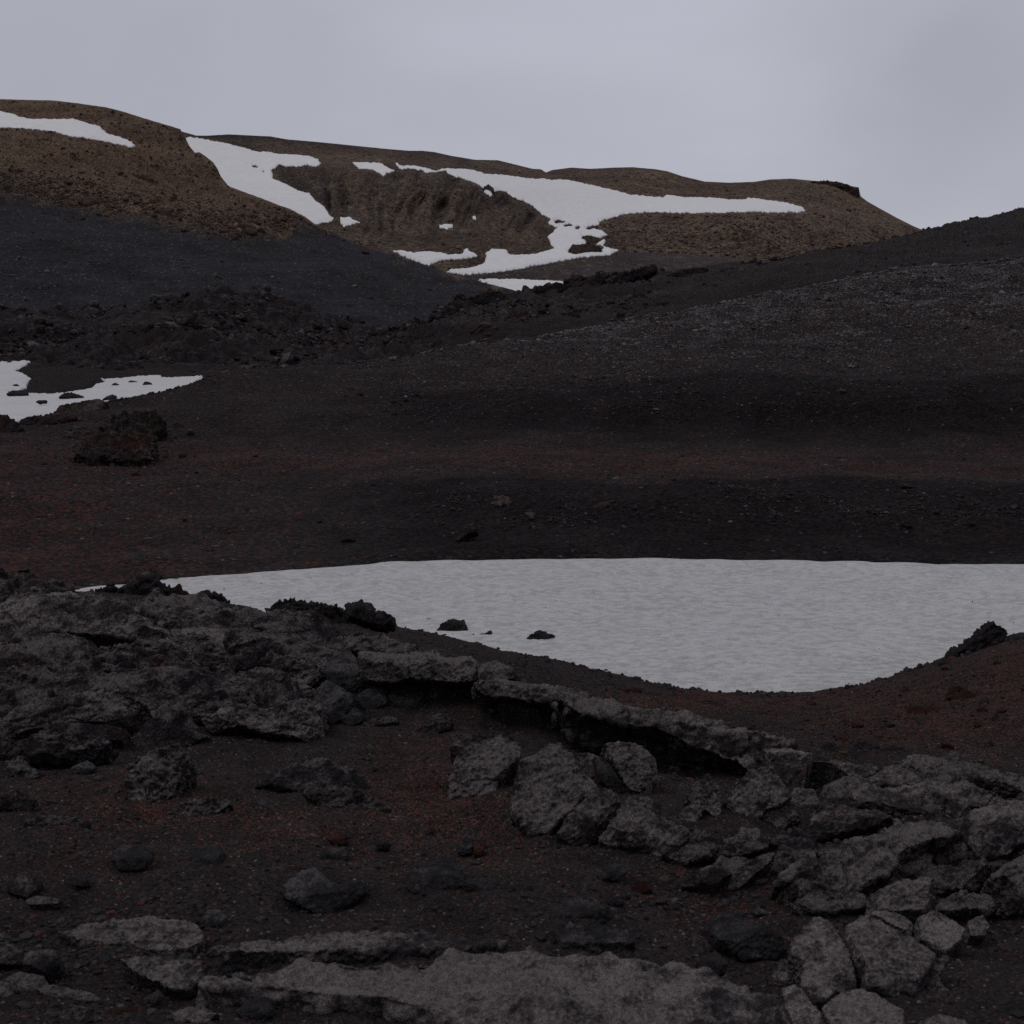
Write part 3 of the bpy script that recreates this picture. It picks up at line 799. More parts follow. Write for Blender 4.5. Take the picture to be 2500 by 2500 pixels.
SNOW = dict(
 a=pts('430,340 446,343 457,336 466,335 497,340 543,349 600,362 626,371 652,371 683,377 704,377 727,379 755,381 776,389 783,399 779,404 766,406 753,403 724,407 698,406 683,402 663,417 667,438 691,447 704,454 729,466 755,473 771,492 792,505 802,523 814,534 810,540 790,543 769,548 745,552 640,520 520,450 450,400'),
 b=pts('831,532 845,531 853,531 865,537 878,543 862,548 838,553 832,544'),
 c=pts('860,396 897,397 925,398 938,403 948,410 962,416 955,421 943,423 936,430 925,422 908,414 885,410 876,413 868,405'),
 d=pts('967,398 978,405 1013,405 1040,411 1065,418 1080,411 1103,412 1131,413 1162,417 1184,425 1224,427 1261,432 1302,437 1330,437 1348,440 1370,438 1398,442 1429,449 1466,457 1504,466 1541,476 1584,480 1619,482 1628,477 1647,478 1665,482 1700,482 1751,483 1780,488 1819,488 1829,483 1871,488 1923,496 1955,505 1968,514 1949,518 1897,518 1800,517 1703,520 1638,519 1606,516 1528,522 1489,532 1463,541 1461,549 1440,552 1428,557 1435,563 1452,559 1470,564 1482,574 1466,581 1435,580 1420,574 1422,583 1432,590 1428,596 1410,600 1400,606 1390,612 1389,618 1404,622 1420,620 1440,617 1462,613 1476,607 1470,599 1456,597 1466,590 1476,584 1478,592 1471,600 1490,607 1509,611 1498,618 1490,623 1450,625 1416,629 1370,637 1310,648 1250,660 1180,668 1130,671 1090,664 1100,659 1140,656 1165,651 1183,643 1187,625 1184,620 1200,609 1235,610 1240,620 1255,624 1300,622 1336,613 1355,608 1345,597 1337,578 1350,568 1360,556 1338,545 1345,535 1323,523 1300,503 1280,491 1260,484 1242,475 1235,468 1215,464 1203,470 1200,482 1193,475 1183,472 1181,460 1165,448 1145,441 1115,432 1100,427 1085,415 1064,420 1041,421 1020,414 995,410 985,414 975,412 969,405'),
 e=pts('960,613 975,612 990,614 1010,618 1030,615 1050,615 1075,618 1098,623 1128,621 1132,612 1140,607 1146,614 1160,620 1165,626 1150,630 1120,633 1080,634 1062,641 1046,648 1025,642 1000,632 975,622'),
 f=pts('1166,684 1195,682 1240,683 1290,684 1330,686 1380,688 1392,694 1380,700 1340,705 1310,712 1300,722 1240,715'),
 g=pts('1072,550 1090,548 1105,550 1106,556 1088,559 1075,557'),
 h=pts('1153,529 1158,527 1163,531 1161,535 1155,535'))
sd = np.full(len(u), -1e9)
for k, pl in SNOW.items(): sd = np.maximum(sd, sdist(u, v, pl))
bare = sstep(5, -5, sd)
top = v - np.interp(u, CREST_F[:, 0], CREST_F[:, 1])
cw = sstep(640, 700, u) * sstep(1400, 1300, u) * sstep(400, 430, v) * sstep(640, 540, v)      # the gullied wall
gl = ridged(np.stack([(u + (v - 500) * np.interp(u, (700, 1000, 1250), (-0.25, 0.35, 0.55))) / 38 + perlin(np.stack([u / 50, v / 70, 0 * u], -1), 3) * 0.55, v / 300, 0 * u], -1), 3, 44)
ce = sstep(2, 26, -sdist(u, v, np.vstack([CREST_F, [(3400, -900), (300, -900)]])))
V[:, 1] += -gl * 9.5 * cw * (0.4 + 1.2 * sstep(-0.3, 0.4, perlin(np.stack([u / 110, v / 70, 0 * u], -1), 6))) * sstep(-2, -14, sd) * ce * sstep(610, 520, v)
cl2 = np.exp(-((v - 534) / 16)**2) * sstep(1600, 1680, u) * sstep(1960, 1900, u)
ledge = np.exp(-((top - 8) / 10)**2) * sstep(1960, 2030, u) * sstep(2110, 2095, u)
h = lava_relief(V.astype(np.float32), 0.05, 59, 0.0)
away = sstep(-2, -12, sd)
rocky = (0.3 + 0.45 * cw * sstep(560, 470, v) + 1.0 * cl2 + 0.8 * ledge) * bare * (0.1 + 0.9 * ce)
fan = sstep(1350, 1450, u) * sstep(608, 622, v - np.interp(u, (1400, 1550, 1700, 1850, 2000), (12, -2, 2, 22, 40))) + sstep(652, 668, v + (u - 1150) * 0.10) * sstep(1500, 1300, u)
fan = np.clip(fan, 0, 1)
away = sstep(-2, -12, sd)
V[:, 2] += h * 0.3 * rocky * (1 - fan) * away + fbm(V * 0.015, 3, 8) * 3.0 * sstep(-2, -26, sd) * sstep(0, 50, top) * (1 - fan)
V[:, 1] -= billow(V * 0.07, 3, 93) * 3 * rocky * (1 - fan) * away
V[:, 2] -= 0.25 * sstep(-3, 3, sd)
nn = fbm(np.stack([u / 80, v / 40, 0 * u], -1), 4, 43)
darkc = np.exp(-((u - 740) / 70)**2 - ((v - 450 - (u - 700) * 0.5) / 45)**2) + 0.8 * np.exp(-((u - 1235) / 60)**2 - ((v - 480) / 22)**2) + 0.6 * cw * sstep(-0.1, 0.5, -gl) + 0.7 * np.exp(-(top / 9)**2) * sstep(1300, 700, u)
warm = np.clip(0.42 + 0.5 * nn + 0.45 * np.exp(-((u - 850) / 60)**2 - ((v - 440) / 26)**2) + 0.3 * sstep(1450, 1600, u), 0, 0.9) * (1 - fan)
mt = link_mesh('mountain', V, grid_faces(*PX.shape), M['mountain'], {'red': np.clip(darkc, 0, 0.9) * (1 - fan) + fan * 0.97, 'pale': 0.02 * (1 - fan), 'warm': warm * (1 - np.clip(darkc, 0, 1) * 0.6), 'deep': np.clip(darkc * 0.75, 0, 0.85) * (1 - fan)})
tag(mt, kind='structure'); MT_V = V; MT_UV = (u, v); MT_A = (fan, sd, warm)
say('mountain')
for k, lab in dict(a='snow patch draped down the gully behind the left hill, forked at its top', b='small rounded snow patch just right of the foot of the gully snow',
                   c='short snow strip above the gullied brown wall, left of the longest strip', d='largest snow patch, sweeping across the brown mountain and spilling down to the grey fan',
                   e='snow strip at the foot of the brown wall above the scree hill edge', f='lowest snow patch, under the grey fan behind the lava rocks',
                   g='tiny flat snow patch on the middle of the brown wall', h='tiny round snow spot between two gullies of the brown wall').items():
    hs = ()
    if k == 'd':
        hs = (pts('1352,538 1365,536 1380,540 1383,543 1368,546 1360,548 1355,545'), pts('1368,551 1380,550 1392,546 1402,549 1395,553 1378,554'), pts('1404,556 1412,553 1418,554 1412,561 1405,560'))
    if k == 'a':
        hs = (pts('616,404 624,403 632,408 626,411 618,410'), pts('640,417 646,416 648,422 641,423'), pts('604,403 608,402 608,405'))
    snow_patch(SF, SNOW[k], lab, M['snow_far'], 1.0 if k in 'adef' else 0.8, (1.7, 1.4), 5., holes=hs)
say('snow patches')
# ------------------------------------------------------------------ stones and slabs with traced outlines
_dg = None
def chunk(name, outline, mat, tilt=35, thick=None, Y=None, lift=0.0, seed=1, cuts=3, smooth=3, amp=1.0, rough=1.0, vox=None,
          yaw=0.0, taper=1.0, label=None, cat=None, group=None, parent=None, base=None, dome=0.0, grow=1.07, strike=35, cracked=0, top=0.0):
    """a solid stone: the traced outline stands on its own plane at its real distance, is given depth, remeshed,
    rounded, split along planes and roughened"""
    o = np.asarray(outline, float)
    o = o.mean(0) + (o - o.mean(0)) * grow
    cx = o[:, 0].mean()
    if Y is None:
        if base is not None: bx, by = base
        elif tilt >= 60: bx, by = cx, o[:, 1].mean()
        else:
            k = np.argsort(o[:, 1])[-3:]; bx, by = o[k, 0].mean(), o[k, 1].mean() - 3
        anchor = hit(bx, min(by, 2740))
    else:
        anchor = P(cx, o[:, 1].mean(), YM(Y))
    t, w = R(tilt), R(yaw)
    n = np.array((math.sin(w) * math.cos(t), -math.cos(w) * math.cos(t), math.sin(t)))
    anchor = anchor + np.array((0, 0, lift))
    d = rays(o[:, 0], o[:, 1])
    s = ((anchor - EYE) @ n) / (d @ n)
    Q = EYE + d * s[:, None]                                        # outline in 3D
    if Y is None:                                                   # lift the plane until it clears the ground
        want = lift * 0.5 - (0.0 if tilt > 50 else 0.02)
        for _ in range(50):
            if np.quantile(Q[:, 2] - ground_z(Q[:, 0], Q[:, 1]), 0.2) >= want: break
            anchor = anchor + np.array((0, 0, 0.012))
            s = ((anchor - EYE) @ n) / (d @ n)
            Q = EYE + d * s[:, None]
    ex = np.cross((0, 0, 1.0), n); ex /= np.linalg.norm(ex); ey = np.cross(n, ex)
    ctr = Q.mean(0)
    uv = np.stack([(Q - ctr) @ ex, (Q - ctr) @ ey], -1)
    size = math.sqrt(max(np.ptp(uv[:, 0]) * np.ptp(uv[:, 1]), 1e-6))
    small = min(np.ptp(uv[:, 0]), np.ptp(uv[:, 1]))
    T = thick if thick is not None else 0.62 * small
    # finer, slightly jagged outline
    m = len(uv); L = np.linalg.norm(np.roll(uv, -1, 0) - uv, axis=1)
    rng = np.random.default_rng(seed)
    fine = []
    for i in range(m):
        a, b = uv[i], uv[(i + 1) % m]
        k = max(1, int(L[i] / (size * 0.09)))
        for j in range(k):
            p = a + (b - a) * j / k
            if j: p = p + rng.normal(0, size * 0.008 * rough, 2)
            fine.append(p)
    uv = np.array(fine); m = len(uv)
    dist = float(ctr[1])
    vx = vox or max(dist * 0.00085, size / 85)
    bm = bmesh.new()
    lay = []
    for f, sc in ((0.0, 0.97), (0.5, 1.0), (1.0, taper)):
        lay.append([bm.verts.new((*(p * sc), -T * f)) for p in uv])
    bm.faces.new(lay[0]); bm.faces.new(lay[2][::-1])
    for a, b in ((0, 1), (1, 2)):
        for i in range(m):
            j = (i + 1) % m
            bm.faces.new((lay[a][j], lay[a][i], lay[b][i], lay[b][j]))
    bmesh.ops.recalc_face_normals(bm, faces=bm.faces)
    me = bpy.data.meshes.new(name); bm.to_mesh(me); bm.free()
    ob = bpy.data.objects.new(name, me); col.objects.link(ob)
    md = ob.modifiers.new('r', 'REMESH'); md.mode = 'VOXEL'; md.voxel_size = vx; md.use_smooth_shade = True
    if smooth:
        sm = ob.modifiers.new('s', 'SMOOTH'); sm.factor = 0.5; sm.iterations = max(2, int(smooth * (size * 0.02 / vx)**2 * 1.8) + 2)
        sm.iterations = min(sm.iterations, 60)
    dg = bpy.context.evaluated_depsgraph_get()
    new = bpy.data.meshes.new_from_object(ob.evaluated_get(dg))
    ob.modifiers.clear(); ob.data = new; new.name = name
    bpy.data.meshes.remove(me)
    nv = len(new.vertices)
    if nv == 0: raise RuntimeError('empty chunk ' + name)
    V = np.empty(nv * 3, np.float32); new.vertices.foreach_get('co', V); V = V.reshape(-1, 3).astype(float)
    rx, ry = np.ptp(uv[:, 0]) / 2, np.ptp(uv[:, 1]) / 2
    if dome:
        rr = (V[:, 0] / rx)**2 + (V[:, 1] / ry)**2
        V[:, 2] += dome * T * (np.clip(1 - rr, 0, 1) - 0.5) * np.clip(1 + V[:, 2] / T, 0, 1)
    # break along a few planes on the front side
    for k in range(cuts):
        dv = rng.normal(0, 1, 3); dv[2] = abs(dv[2]) * 1.2 + 0.35; dv[:2] *= 0.8
        dv /= np.linalg.norm(dv)
        pr = V @ dv
        off = np.quantile(pr, 0.995) - (0.06 + 0.13 * rng.random()) * size * 0.6
        ex_ = np.clip(pr - off, 0, None)
        V -= ex_[:, None] * dv * 0.9
    Wd = ctr + V[:, :1] * ex + V[:, 1:2] * ey + V[:, 2:] * n        # world
    if top:                                                         # the upper part leans back along the line of sight: a top face
        y1, y0 = V[:, 1].max(), V[:, 1].min()
        br = y1 - top * (y1 - y0) + perlin(np.stack([V[:, 0] / size * 2.2, 0 * V[:, 0], 0 * V[:, 0]], -1) + seed, seed) * 0.22 * (y1 - y0) + V[:, 0] * (rng.random() - 0.5) * 0.5
        rd = Wd - EYE; rd /= np.linalg.norm(rd, axis=1, keepdims=True)
        Wd = Wd + rd * (np.clip(V[:, 1] - br, 0, None) * 1.7)[:, None]
    new.vertices.foreach_set('co', Wd.astype(np.float32).ravel()); new.update()
    N = np.empty(nv * 3, np.float32)
    new.vertex_normals.foreach_get('vector', N); N = N.reshape(-1, 3)
    q = (Wd + seed * 3.7).astype(np.float32)
    f = 1.0 / size
    D = perlin(q * f * 2.3, seed) * 0.040 * size + ridged(q * f * 5.5, 2, seed + 3) * 0.018 * size
    wv = np.stack([perlin(q * f * 5 + 5, seed + 60), perlin(q * f * 5 + 9, seed + 61), perlin(q * f * 5 + 13, seed + 62)], -1)
    # grain of the flow: fine ribs running one way, and a few healed cracks
    g1 = np.array((math.cos(R(strike)), 0.35, math.sin(R(strike)))); g1 /= np.linalg.norm(g1)
    qa = q - (q @ g1)[:, None] * g1 * 0.78
    D = D + ridged(qa * f * 13, 2, seed + 23) * 0.011 * size + billow(qa * f * 30, 2, seed + 27) * 0.004 * size
    if cracked:
        c1, c2, cid = cells((q + wv * size * 0.10) * f * cracked, seed)
        ck = min(1.0, 2.8 / cracked)
        D = D - 0.030 * ck * size * sstep(0.07, 0.0, c2 - c1) + (cid - 0.5) * 0.035 * ck**2 * size
    D = D + rough * (billow((q + wv * size * 0.06) * f * 11, 2, seed + 5) * 0.012 * size + perlin(q * 34, seed + 7) * 0.0045 + billow(q * 70, 2, seed + 8) * 0.0016)
    Wd = Wd + N * (D * amp)[:, None]
    if rough > 1.5:                                                  # clinker: deep knobs and holes
        w2 = billow(q * f * 6, 3, seed + 15) * 0.06 * size
        Wd = Wd + N * (w2 * (rough - 1))[:, None] + wv * size * 0.05
    o0 = Wd.mean(0); o0[2] = Wd[:, 2].min() + 0.02
    new.vertices.foreach_set('co', (Wd - o0).astype(np.float32).ravel()); new.update()
    new.polygons.foreach_set('use_smooth', np.ones(len(new.polygons), bool))
    new.materials.clear(); new.materials.append(M[mat])
    if parent is not None:
        ob.parent = parent; ob.location = o0 - np.array(parent.location)
    else:
        ob.location = o0
    return tag(ob, label, cat, group)

# --- left lava mass
LEFT = pts('-400,1470 -60,1450 67,1450 171,1448 250,1462 300,1470 420,1478 560,1490 640,1502 760,1530 900,1562 1000,1590 880,1600 800,1620 770,1660 760,1720 775,1790 750,1815 640,1795 520,1795 480,1815 383,1831 290,1825 180,1812 60,1830 -400,1850')
def lshape(u, v, V):
    cave = -0.75 * np.exp(-((u - 190) / 180)**4 - ((v - 1574) / 17)**2)
    cave2 = -0.30 * np.exp(-((u - 670) / 60)**2 - ((v - 1835) / 14)**2)
    return cave + cave2 + 0.10 * sstep(1700, 1560, v) * sstep(800, 500, u)
root = empty('lava_outcrop', hit(350, 1800))
tag(root, 'big rugged layered lava mass with a dark cave slit, left below the snow field', 'lava outcrop')
mound('lava_body', LEFT, 0.10, 3, M['lava'], (1.2, 0.9), 0.9, 60, 0.9, root, 0.9, lshape); OUTCROPS = [(mound.V, mound.m)]
for k, (o_, a) in enumerate((
    ('400,1520 470,1506 560,1512 640,1528 620,1560 480,1572 410,1560', dict(tilt=62, thick=0.35, mat='lava', rough=1.1, lift=0.3, cr=5)),
    ('-60,1690 60,1668 240,1640 420,1632 560,1650 640,1690 520,1725 360,1740 160,1720 0,1740 -60,1745', dict(tilt=58, thick=0.4, mat='lava', rough=1.2, lift=0.26, cr=5.5)),
    ('560,1530 700,1540 840,1575 960,1600 880,1612 800,1640 700,1655 600,1620 540,1580', dict(tilt=60, thick=0.4, mat='lava', rough=1.1, lift=0.26, cr=5)),
    ('-60,1460 0,1453 67,1450 171,1446 248,1462 290,1473 362,1503 400,1516 380,1540 331,1557 248,1548 155,1543 88,1548 41,1562 -60,1575', dict(tilt=42, thick=1.1, mat='lava_pale', rough=1.2, Y=13.15, cr=4.5)),
    ('404,1505 466,1485 538,1478 585,1493 625,1508 610,1534 528,1535 455,1535', dict(tilt=45, thick=0.35, mat='lava_pale', lift=0.22)),
    ('620,1510 700,1525 780,1545 860,1575 830,1590 740,1585 660,1560 600,1545', dict(tilt=55, thick=0.3, mat='lava', rough=1.3, lift=0.20)),
    ('-60,1770 0,1748 93,1710 207,1690 290,1680 345,1700 295,1733 217,1745 140,1760 62,1772 0,1798 -60,1805', dict(tilt=50, thick=0.3, mat='lava_pale', lift=0.24)),
    ('285,1745 362,1712 466,1696 500,1712 455,1733 373,1754 310,1764', dict(tilt=48, thick=0.25, mat='lava', rough=1.3, lift=0.20)),
    ('487,1748 569,1715 647,1731 725,1703 771,1710 779,1795 756,1813 714,1797 647,1787 595,1771 518,1787', dict(tilt=25, thick=0.55, mat='lava_pale', rough=1.3, lift=0.12)),
    ('290,1807 362,1780 440,1774 497,1790 466,1816 383,1833 311,1828', dict(tilt=30, thick=0.3, mat='lava', rough=1.4)),
    ('180,1600 290,1575 380,1570 470,1585 560,1600 520,1640 400,1650 280,1640 200,1630', dict(tilt=45, thick=0.3, mat='lava', rough=1.8, lift=0.20)),
    ('560,1565 680,1560 760,1590 780,1640 720,1680 640,1670 570,1640', dict(tilt=45, thick=0.35, mat='lava', rough=1.8, lift=0.22)),
    ('-40,1640 60,1625 150,1640 180,1680 90,1700 -40,1735', dict(tilt=40, thick=0.3, mat='lava', rough=1.7, lift=0.18)),
    ('380,1655 470,1640 560,1660 600,1700 500,1705 400,1690', dict(tilt=40, thick=0.3, mat='lava', rough=1.7, lift=0.18)),
    ('-60,1612 60,1604 180,1612 260,1624 200,1655 80,1652 -60,1650', dict(tilt=50, thick=0.3, mat='lava', rough=1.3, lift=0.2)),
    ('400,1540 500,1530 600,1545 640,1580 560,1600 440,1590 380,1565', dict(tilt=55, thick=0.3, mat='lava_pale', rough=1.1, lift=0.22)),
    ('620,1560 720,1572 800,1590 790,1625 700,1620 630,1600', dict(tilt=55, thick=0.3, mat='lava', rough=1.2, lift=0.2)),
    ('560,1640 640,1630 740,1660 770,1690 700,1700 600,1690', dict(tilt=40, thick=0.35, mat='lava_pale', rough=1.3, lift=0.15)),
    ('100,1775 200,1760 300,1768 290,1800 180,1806 90,1800', dict(tilt=50, thick=0.25, mat='lava', rough=1.3, lift=0.15)),
    ('300,1650 400,1630 480,1645 470,1680 380,1690 300,1680', dict(tilt=45, thick=0.3, mat='lava_pale', rough=1.3, lift=0.18)),
    ('830,1530 920,1548 1020,1575 1110,1600 1180,1622 1120,1612 1000,1595 900,1592 850,1570', dict(tilt=60, thick=0.3, mat='lava', rough=1.2, lift=0.15)),
    ('-60,1820 60,1800 170,1790 260,1800 250,1840 120,1850 -60,1860', dict(tilt=45, thick=0.25, mat='lava', rough=1.6, lift=0.14)),
)):
    m_ = a.pop('mat')
    chunk('lava_crust', pts(o_), m_, seed=20 + k, parent=root, cracked=a.pop('cr', 3.2), **{**dict(cuts=4, smooth=3, amp=0.78, strike=12), **a})
for k, (o_, Y_) in enumerate((('-60,1392 0,1389 26,1402 41,1412 67,1428 108,1445 62,1462 -60,1470', 18.3),
                ('212,1456 233,1443 259,1428 274,1418 290,1433 331,1422 362,1409 383,1422 393,1433 435,1443 476,1448 497,1459 549,1464 559,1479 621,1489 569,1510 414,1505 311,1484', 18.0),
                ('658,1492 683,1469 714,1464 735,1474 766,1472 797,1477 828,1483 849,1498 880,1510 828,1534 725,1531 663,1515', 16.6))):
    chunk('clinker_heap', pts(o_), 'clinker', tilt=30, thick=0.5, Y=Y_, seed=50 + k, parent=root, cuts=0, smooth=2, rough=2.1, amp=1.3)
say('left mass')

# --- centre ledge: a thin overhanging crust with blocks under it
root = empty('lava_ledge', hit(1450, 1900))
tag(root, 'long thin overhanging lava crust arching from the lava mass down to the right, with blocks and deep shade below', 'lava ledge')
root['label'] = 'thin arching lava crust in the middle, overhanging a dark hollow above the big boulders'
for k, (nm, o_, m_, a) in enumerate((
    ('ledge_block', '876,1594 900,1588 940,1592 996,1594 1001,1615 998,1655 950,1667 885,1657', 'lava_pale', dict(tilt=22, thick=0.55, top=.35, Y=12.0)),
    ('ledge_block', '1003,1594 1066,1588 1084,1605 1148,1605 1166,1619 1167,1660 1115,1667 1057,1660 1024,1658 1005,1650', 'lava_pale', dict(tilt=22, thick=0.55, top=.35, Y=11.95)),
    ('ledge_block', '1167,1619 1215,1613 1252,1632 1256,1656 1215,1667 1190,1679 1170,1667', 'lava', dict(tilt=25, thick=0.5, top=.35, Y=11.85, rough=1.4)),
    ('ledge_wall', '876,1660 960,1668 1012,1664 1066,1665 1165,1669 1170,1715 1107,1730 1024,1724 960,1740 890,1725', 'lava', dict(tilt=8, thick=0.5, Y=12.25, rough=1.5)),
    ('crust', '1160,1668 1215,1656 1273,1666 1331,1674 1397,1678 1437,1699 1466,1714 1458,1737 1413,1723 1360,1717 1314,1713 1252,1706 1190,1698 1166,1684', 'lava_pale', dict(tilt=28, thick=0.42, top=.35, Y=11.3, rough=1.2)),
    ('ledge_wall', '1180,1700 1260,1704 1360,1716 1460,1730 1470,1800 1340,1800 1260,1790 1190,1760', 'lava', dict(tilt=4, thick=0.4, Y=11.75, rough=1.2)),
    ('ledge_bulge', '1222,1722 1260,1710 1320,1712 1364,1728 1370,1768 1347,1792 1273,1792 1229,1760', 'lava', dict(tilt=20, thick=0.4, Y=11.45, rough=1.3)),
    ('crust', '1370,1706 1413,1696 1480,1708 1546,1727 1600,1733 1660,1739 1754,1758 1790,1784 1879,1792 1935,1820 1922,1850 1879,1877 1824,1892 1800,1862 1740,1836 1693,1822 1647,1799 1600,1779 1546,1776 1513,1764 1438,1744 1375,1728', 'lava_pale', dict(tilt=32, thick=0.5, top=.35, Y=10.5, rough=1.3)),
    ('crust', '1365,1722 1440,1742 1513,1764 1560,1778 1540,1796 1480,1785 1420,1765 1372,1745', 'lava_pale', dict(tilt=20, thick=0.4, top=.35, Y=10.8, rough=1.4)),
    ('crust', '1150,1640 1210,1630 1262,1648 1300,1672 1240,1680 1175,1672', 'lava', dict(tilt=35, thick=0.4, top=.35, Y=12.0, rough=1.3)),
    ('crust', '1840,1800 1900,1806 1960,1830 1990,1850 1940,1862 1880,1850 1840,1830', 'lava_pale', dict(tilt=35, thick=0.5, top=.35, Y=10.5, rough=1.3)),
    ('ledge_wall', '1370,1745 1480,1765 1600,1780 1700,1820 1800,1870 1850,1900 1840,1945 1700,1950 1600,1900 1480,1840 1390,1810', 'lava', dict(tilt=6, thick=0.35, Y=10.75, rough=1.3)),
)):
    chunk(nm, pts(o_), m_, seed=70 + k, parent=root, cuts=1, smooth=2, strike=-12, cracked=3.0, **a)

# --- right lava mass
RIGHT = pts('1905,1850 1990,1850 2120,1858 2229,1843 2330,1862 2400,1872 2560,1905 3300,1930 3300,2230 2560,2200 2440,2225 2300,2225 2120,2225 2020,2215 1900,2215 1760,2190 1640,2165 1700,2110 1780,2060 1880,2040 1960,2010 2000,1975 1960,1950 1900,1900')
root = empty('lava_outcrop', hit(2250, 2150))
tag(root, 'sloping slabby lava mass at the right edge, streaked with pale lichen, above the cracked slabs', 'lava outcrop')
mound('lava_body', RIGHT, 0.05, 11, M['lava'], (1.5, 1.0), 1.5, 40, 0.5, root, 0.8); OUTCROPS.append((mound.V, mound.m))
for k, (o_, m_, a) in enumerate((
    ('1905,1843 1954,1838 2019,1852 2066,1880 2088,1911 2078,1974 2038,1970 1996,1937 1935,1923 1903,1894', 'lava_pale', dict(tilt=15, thick=0.5, Y=9.7)),
    ('1960,1842 2050,1850 2120,1862 2190,1866 2140,1885 2090,1904 2062,1880 2015,1854', 'slab', dict(grow=0.985, rough=.8, amp=.8, tilt=60, thick=0.3, lift=0.20)),
    ('2200,1862 2229,1841 2266,1844 2327,1858 2383,1867 2398,1892 2327,1899 2252,1899', 'lava_pale', dict(tilt=50, thick=0.3, lift=0.20)),
    ('2136,1885 2187,1865 2252,1886 2262,1906 2182,1922 2112,1918 2089,1908', 'slab', dict(grow=0.985, rough=.8, amp=.8, tilt=60, thick=0.25, lift=0.20)),
    ('2084,1918 2182,1922 2261,1911 2345,1902 2438,1918 2488,1942 2462,1955 2364,1964 2345,2002 2205,2011 2178,1983 2164,1969 2094,1969', 'lava_pale', dict(top=.3, tilt=48, thick=0.3, lift=0.22)),
    ('2341,2021 2364,1993 2401,1970 2462,1956 2600,1955 2600,2030 2500,2052 2462,2080 2420,2088 2373,2093 2355,2056', 'slab', dict(top=.3, tilt=45, thick=0.35, lift=0.28)),
    ('2400,1875 2470,1885 2600,1905 2600,1945 2500,1935 2430,1912', 'lava_pale', dict(tilt=50, thick=0.3, lift=0.20)),
    ('2299,2074 2327,2054 2355,2054 2369,2088 2345,2107 2308,2112 2289,2098', 'lava_pale', dict(top=.3, tilt=45, thick=0.25, lift=0.20)),
    ('1907,2149 1935,2114 1996,2070 2066,2052 2159,2024 2252,1987 2327,1982 2347,2012 2299,2042 2229,2065 2196,2088 2168,2135 2103,2167 2019,2182 1954,2200 1917,2200', 'lava_pale', dict(top=.3, tilt=46, thick=0.35, lift=0.22, rough=1.3)),
    ('2196,2121 2206,2091 2234,2070 2277,2075 2273,2112 2229,2126', 'lava_pale', dict(top=.3, tilt=45, thick=0.25, lift=0.20)),
    ('2124,2172 2154,2150 2206,2145 2282,2136 2273,2180 2291,2203 2280,2223 2206,2223 2182,2219 2131,2200', 'slab', dict(grow=0.985, rough=.8, amp=.8, tilt=60, thick=0.25, lift=0.16)),
    ('2285,2223 2294,2198 2355,2173 2434,2182 2440,2207 2415,2223 2383,2214 2327,2223', 'lava_pale', dict(tilt=50, thick=0.22, lift=0.16)),
    ('2438,2121 2476,2084 2500,2075 2600,2070 2600,2200 2476,2223 2448,2209 2485,2180 2476,2161', 'lava_pale', dict(top=.3, tilt=45, thick=0.3, lift=0.20)),
    ('1780,2158 1786,2131 1824,2098 1892,2074 1882,2100 1836,2136 1798,2164', 'lava_pale', dict(top=.3, tilt=45, thick=0.2, lift=0.15)),
    ('1668,2154 1716,2117 1777,2102 1788,2128 1740,2164', 'lava_pale', dict(top=.3, tilt=45, thick=0.2, lift=0.15)),
    ('1700,2092 1760,2062 1850,2050 1900,2052 1850,2078 1780,2098', 'lava', dict(top=.3, tilt=45, thick=0.2, lift=0.15, rough=1.5)),
    ('1990,1975 2080,1965 2180,1985 2160,2015 2060,2030 1980,2020', 'lava_pale', dict(top=.3, tilt=45, thick=0.3, lift=0.15, rough=1.3)),
    ('2090,2075 2170,2060 2240,2070 2200,2110 2120,2130 2080,2110', 'lava', dict(top=.3, tilt=45, thick=0.25, lift=0.15, rough=1.4)),
    ('2200,2125 2300,2108 2400,2100 2450,2120 2400,2160 2290,2170 2210,2150', 'lava', dict(tilt=55, thick=0.25, lift=0.12, rough=1.3)),
    ('2180,2015 2260,2005 2330,2010 2290,2050 2200,2060', 'lava_pale', dict(top=.3, tilt=45, thick=0.25, lift=0.16, rough=1.2)),
    ('1940,2180 2030,2172 2110,2180 2120,2215 2030,2225 1950,2215', 'lava', dict(tilt=60, thick=0.2, lift=0.1, rough=1.5)),
    ('1620,2080 1700,2050 1770,2045 1740,2085 1660,2110', 'lava', dict(top=.3, tilt=45, thick=0.2, lift=0.1, rough=1.4)),
    ('1880,2035 1960,2008 2080,1990 2180,1990 2120,2020 2000,2050 1900,2068', 'lava', dict(top=.3, tilt=45, thick=0.25, lift=0.16, rough=1.6)),
)):
    chunk('lava_slab', pts(o_), m_, seed=110 + k, parent=root, **{**dict(cuts=5, smooth=1.5, amp=0.85, cracked=2.2), **a})
say('ledge and right mass')

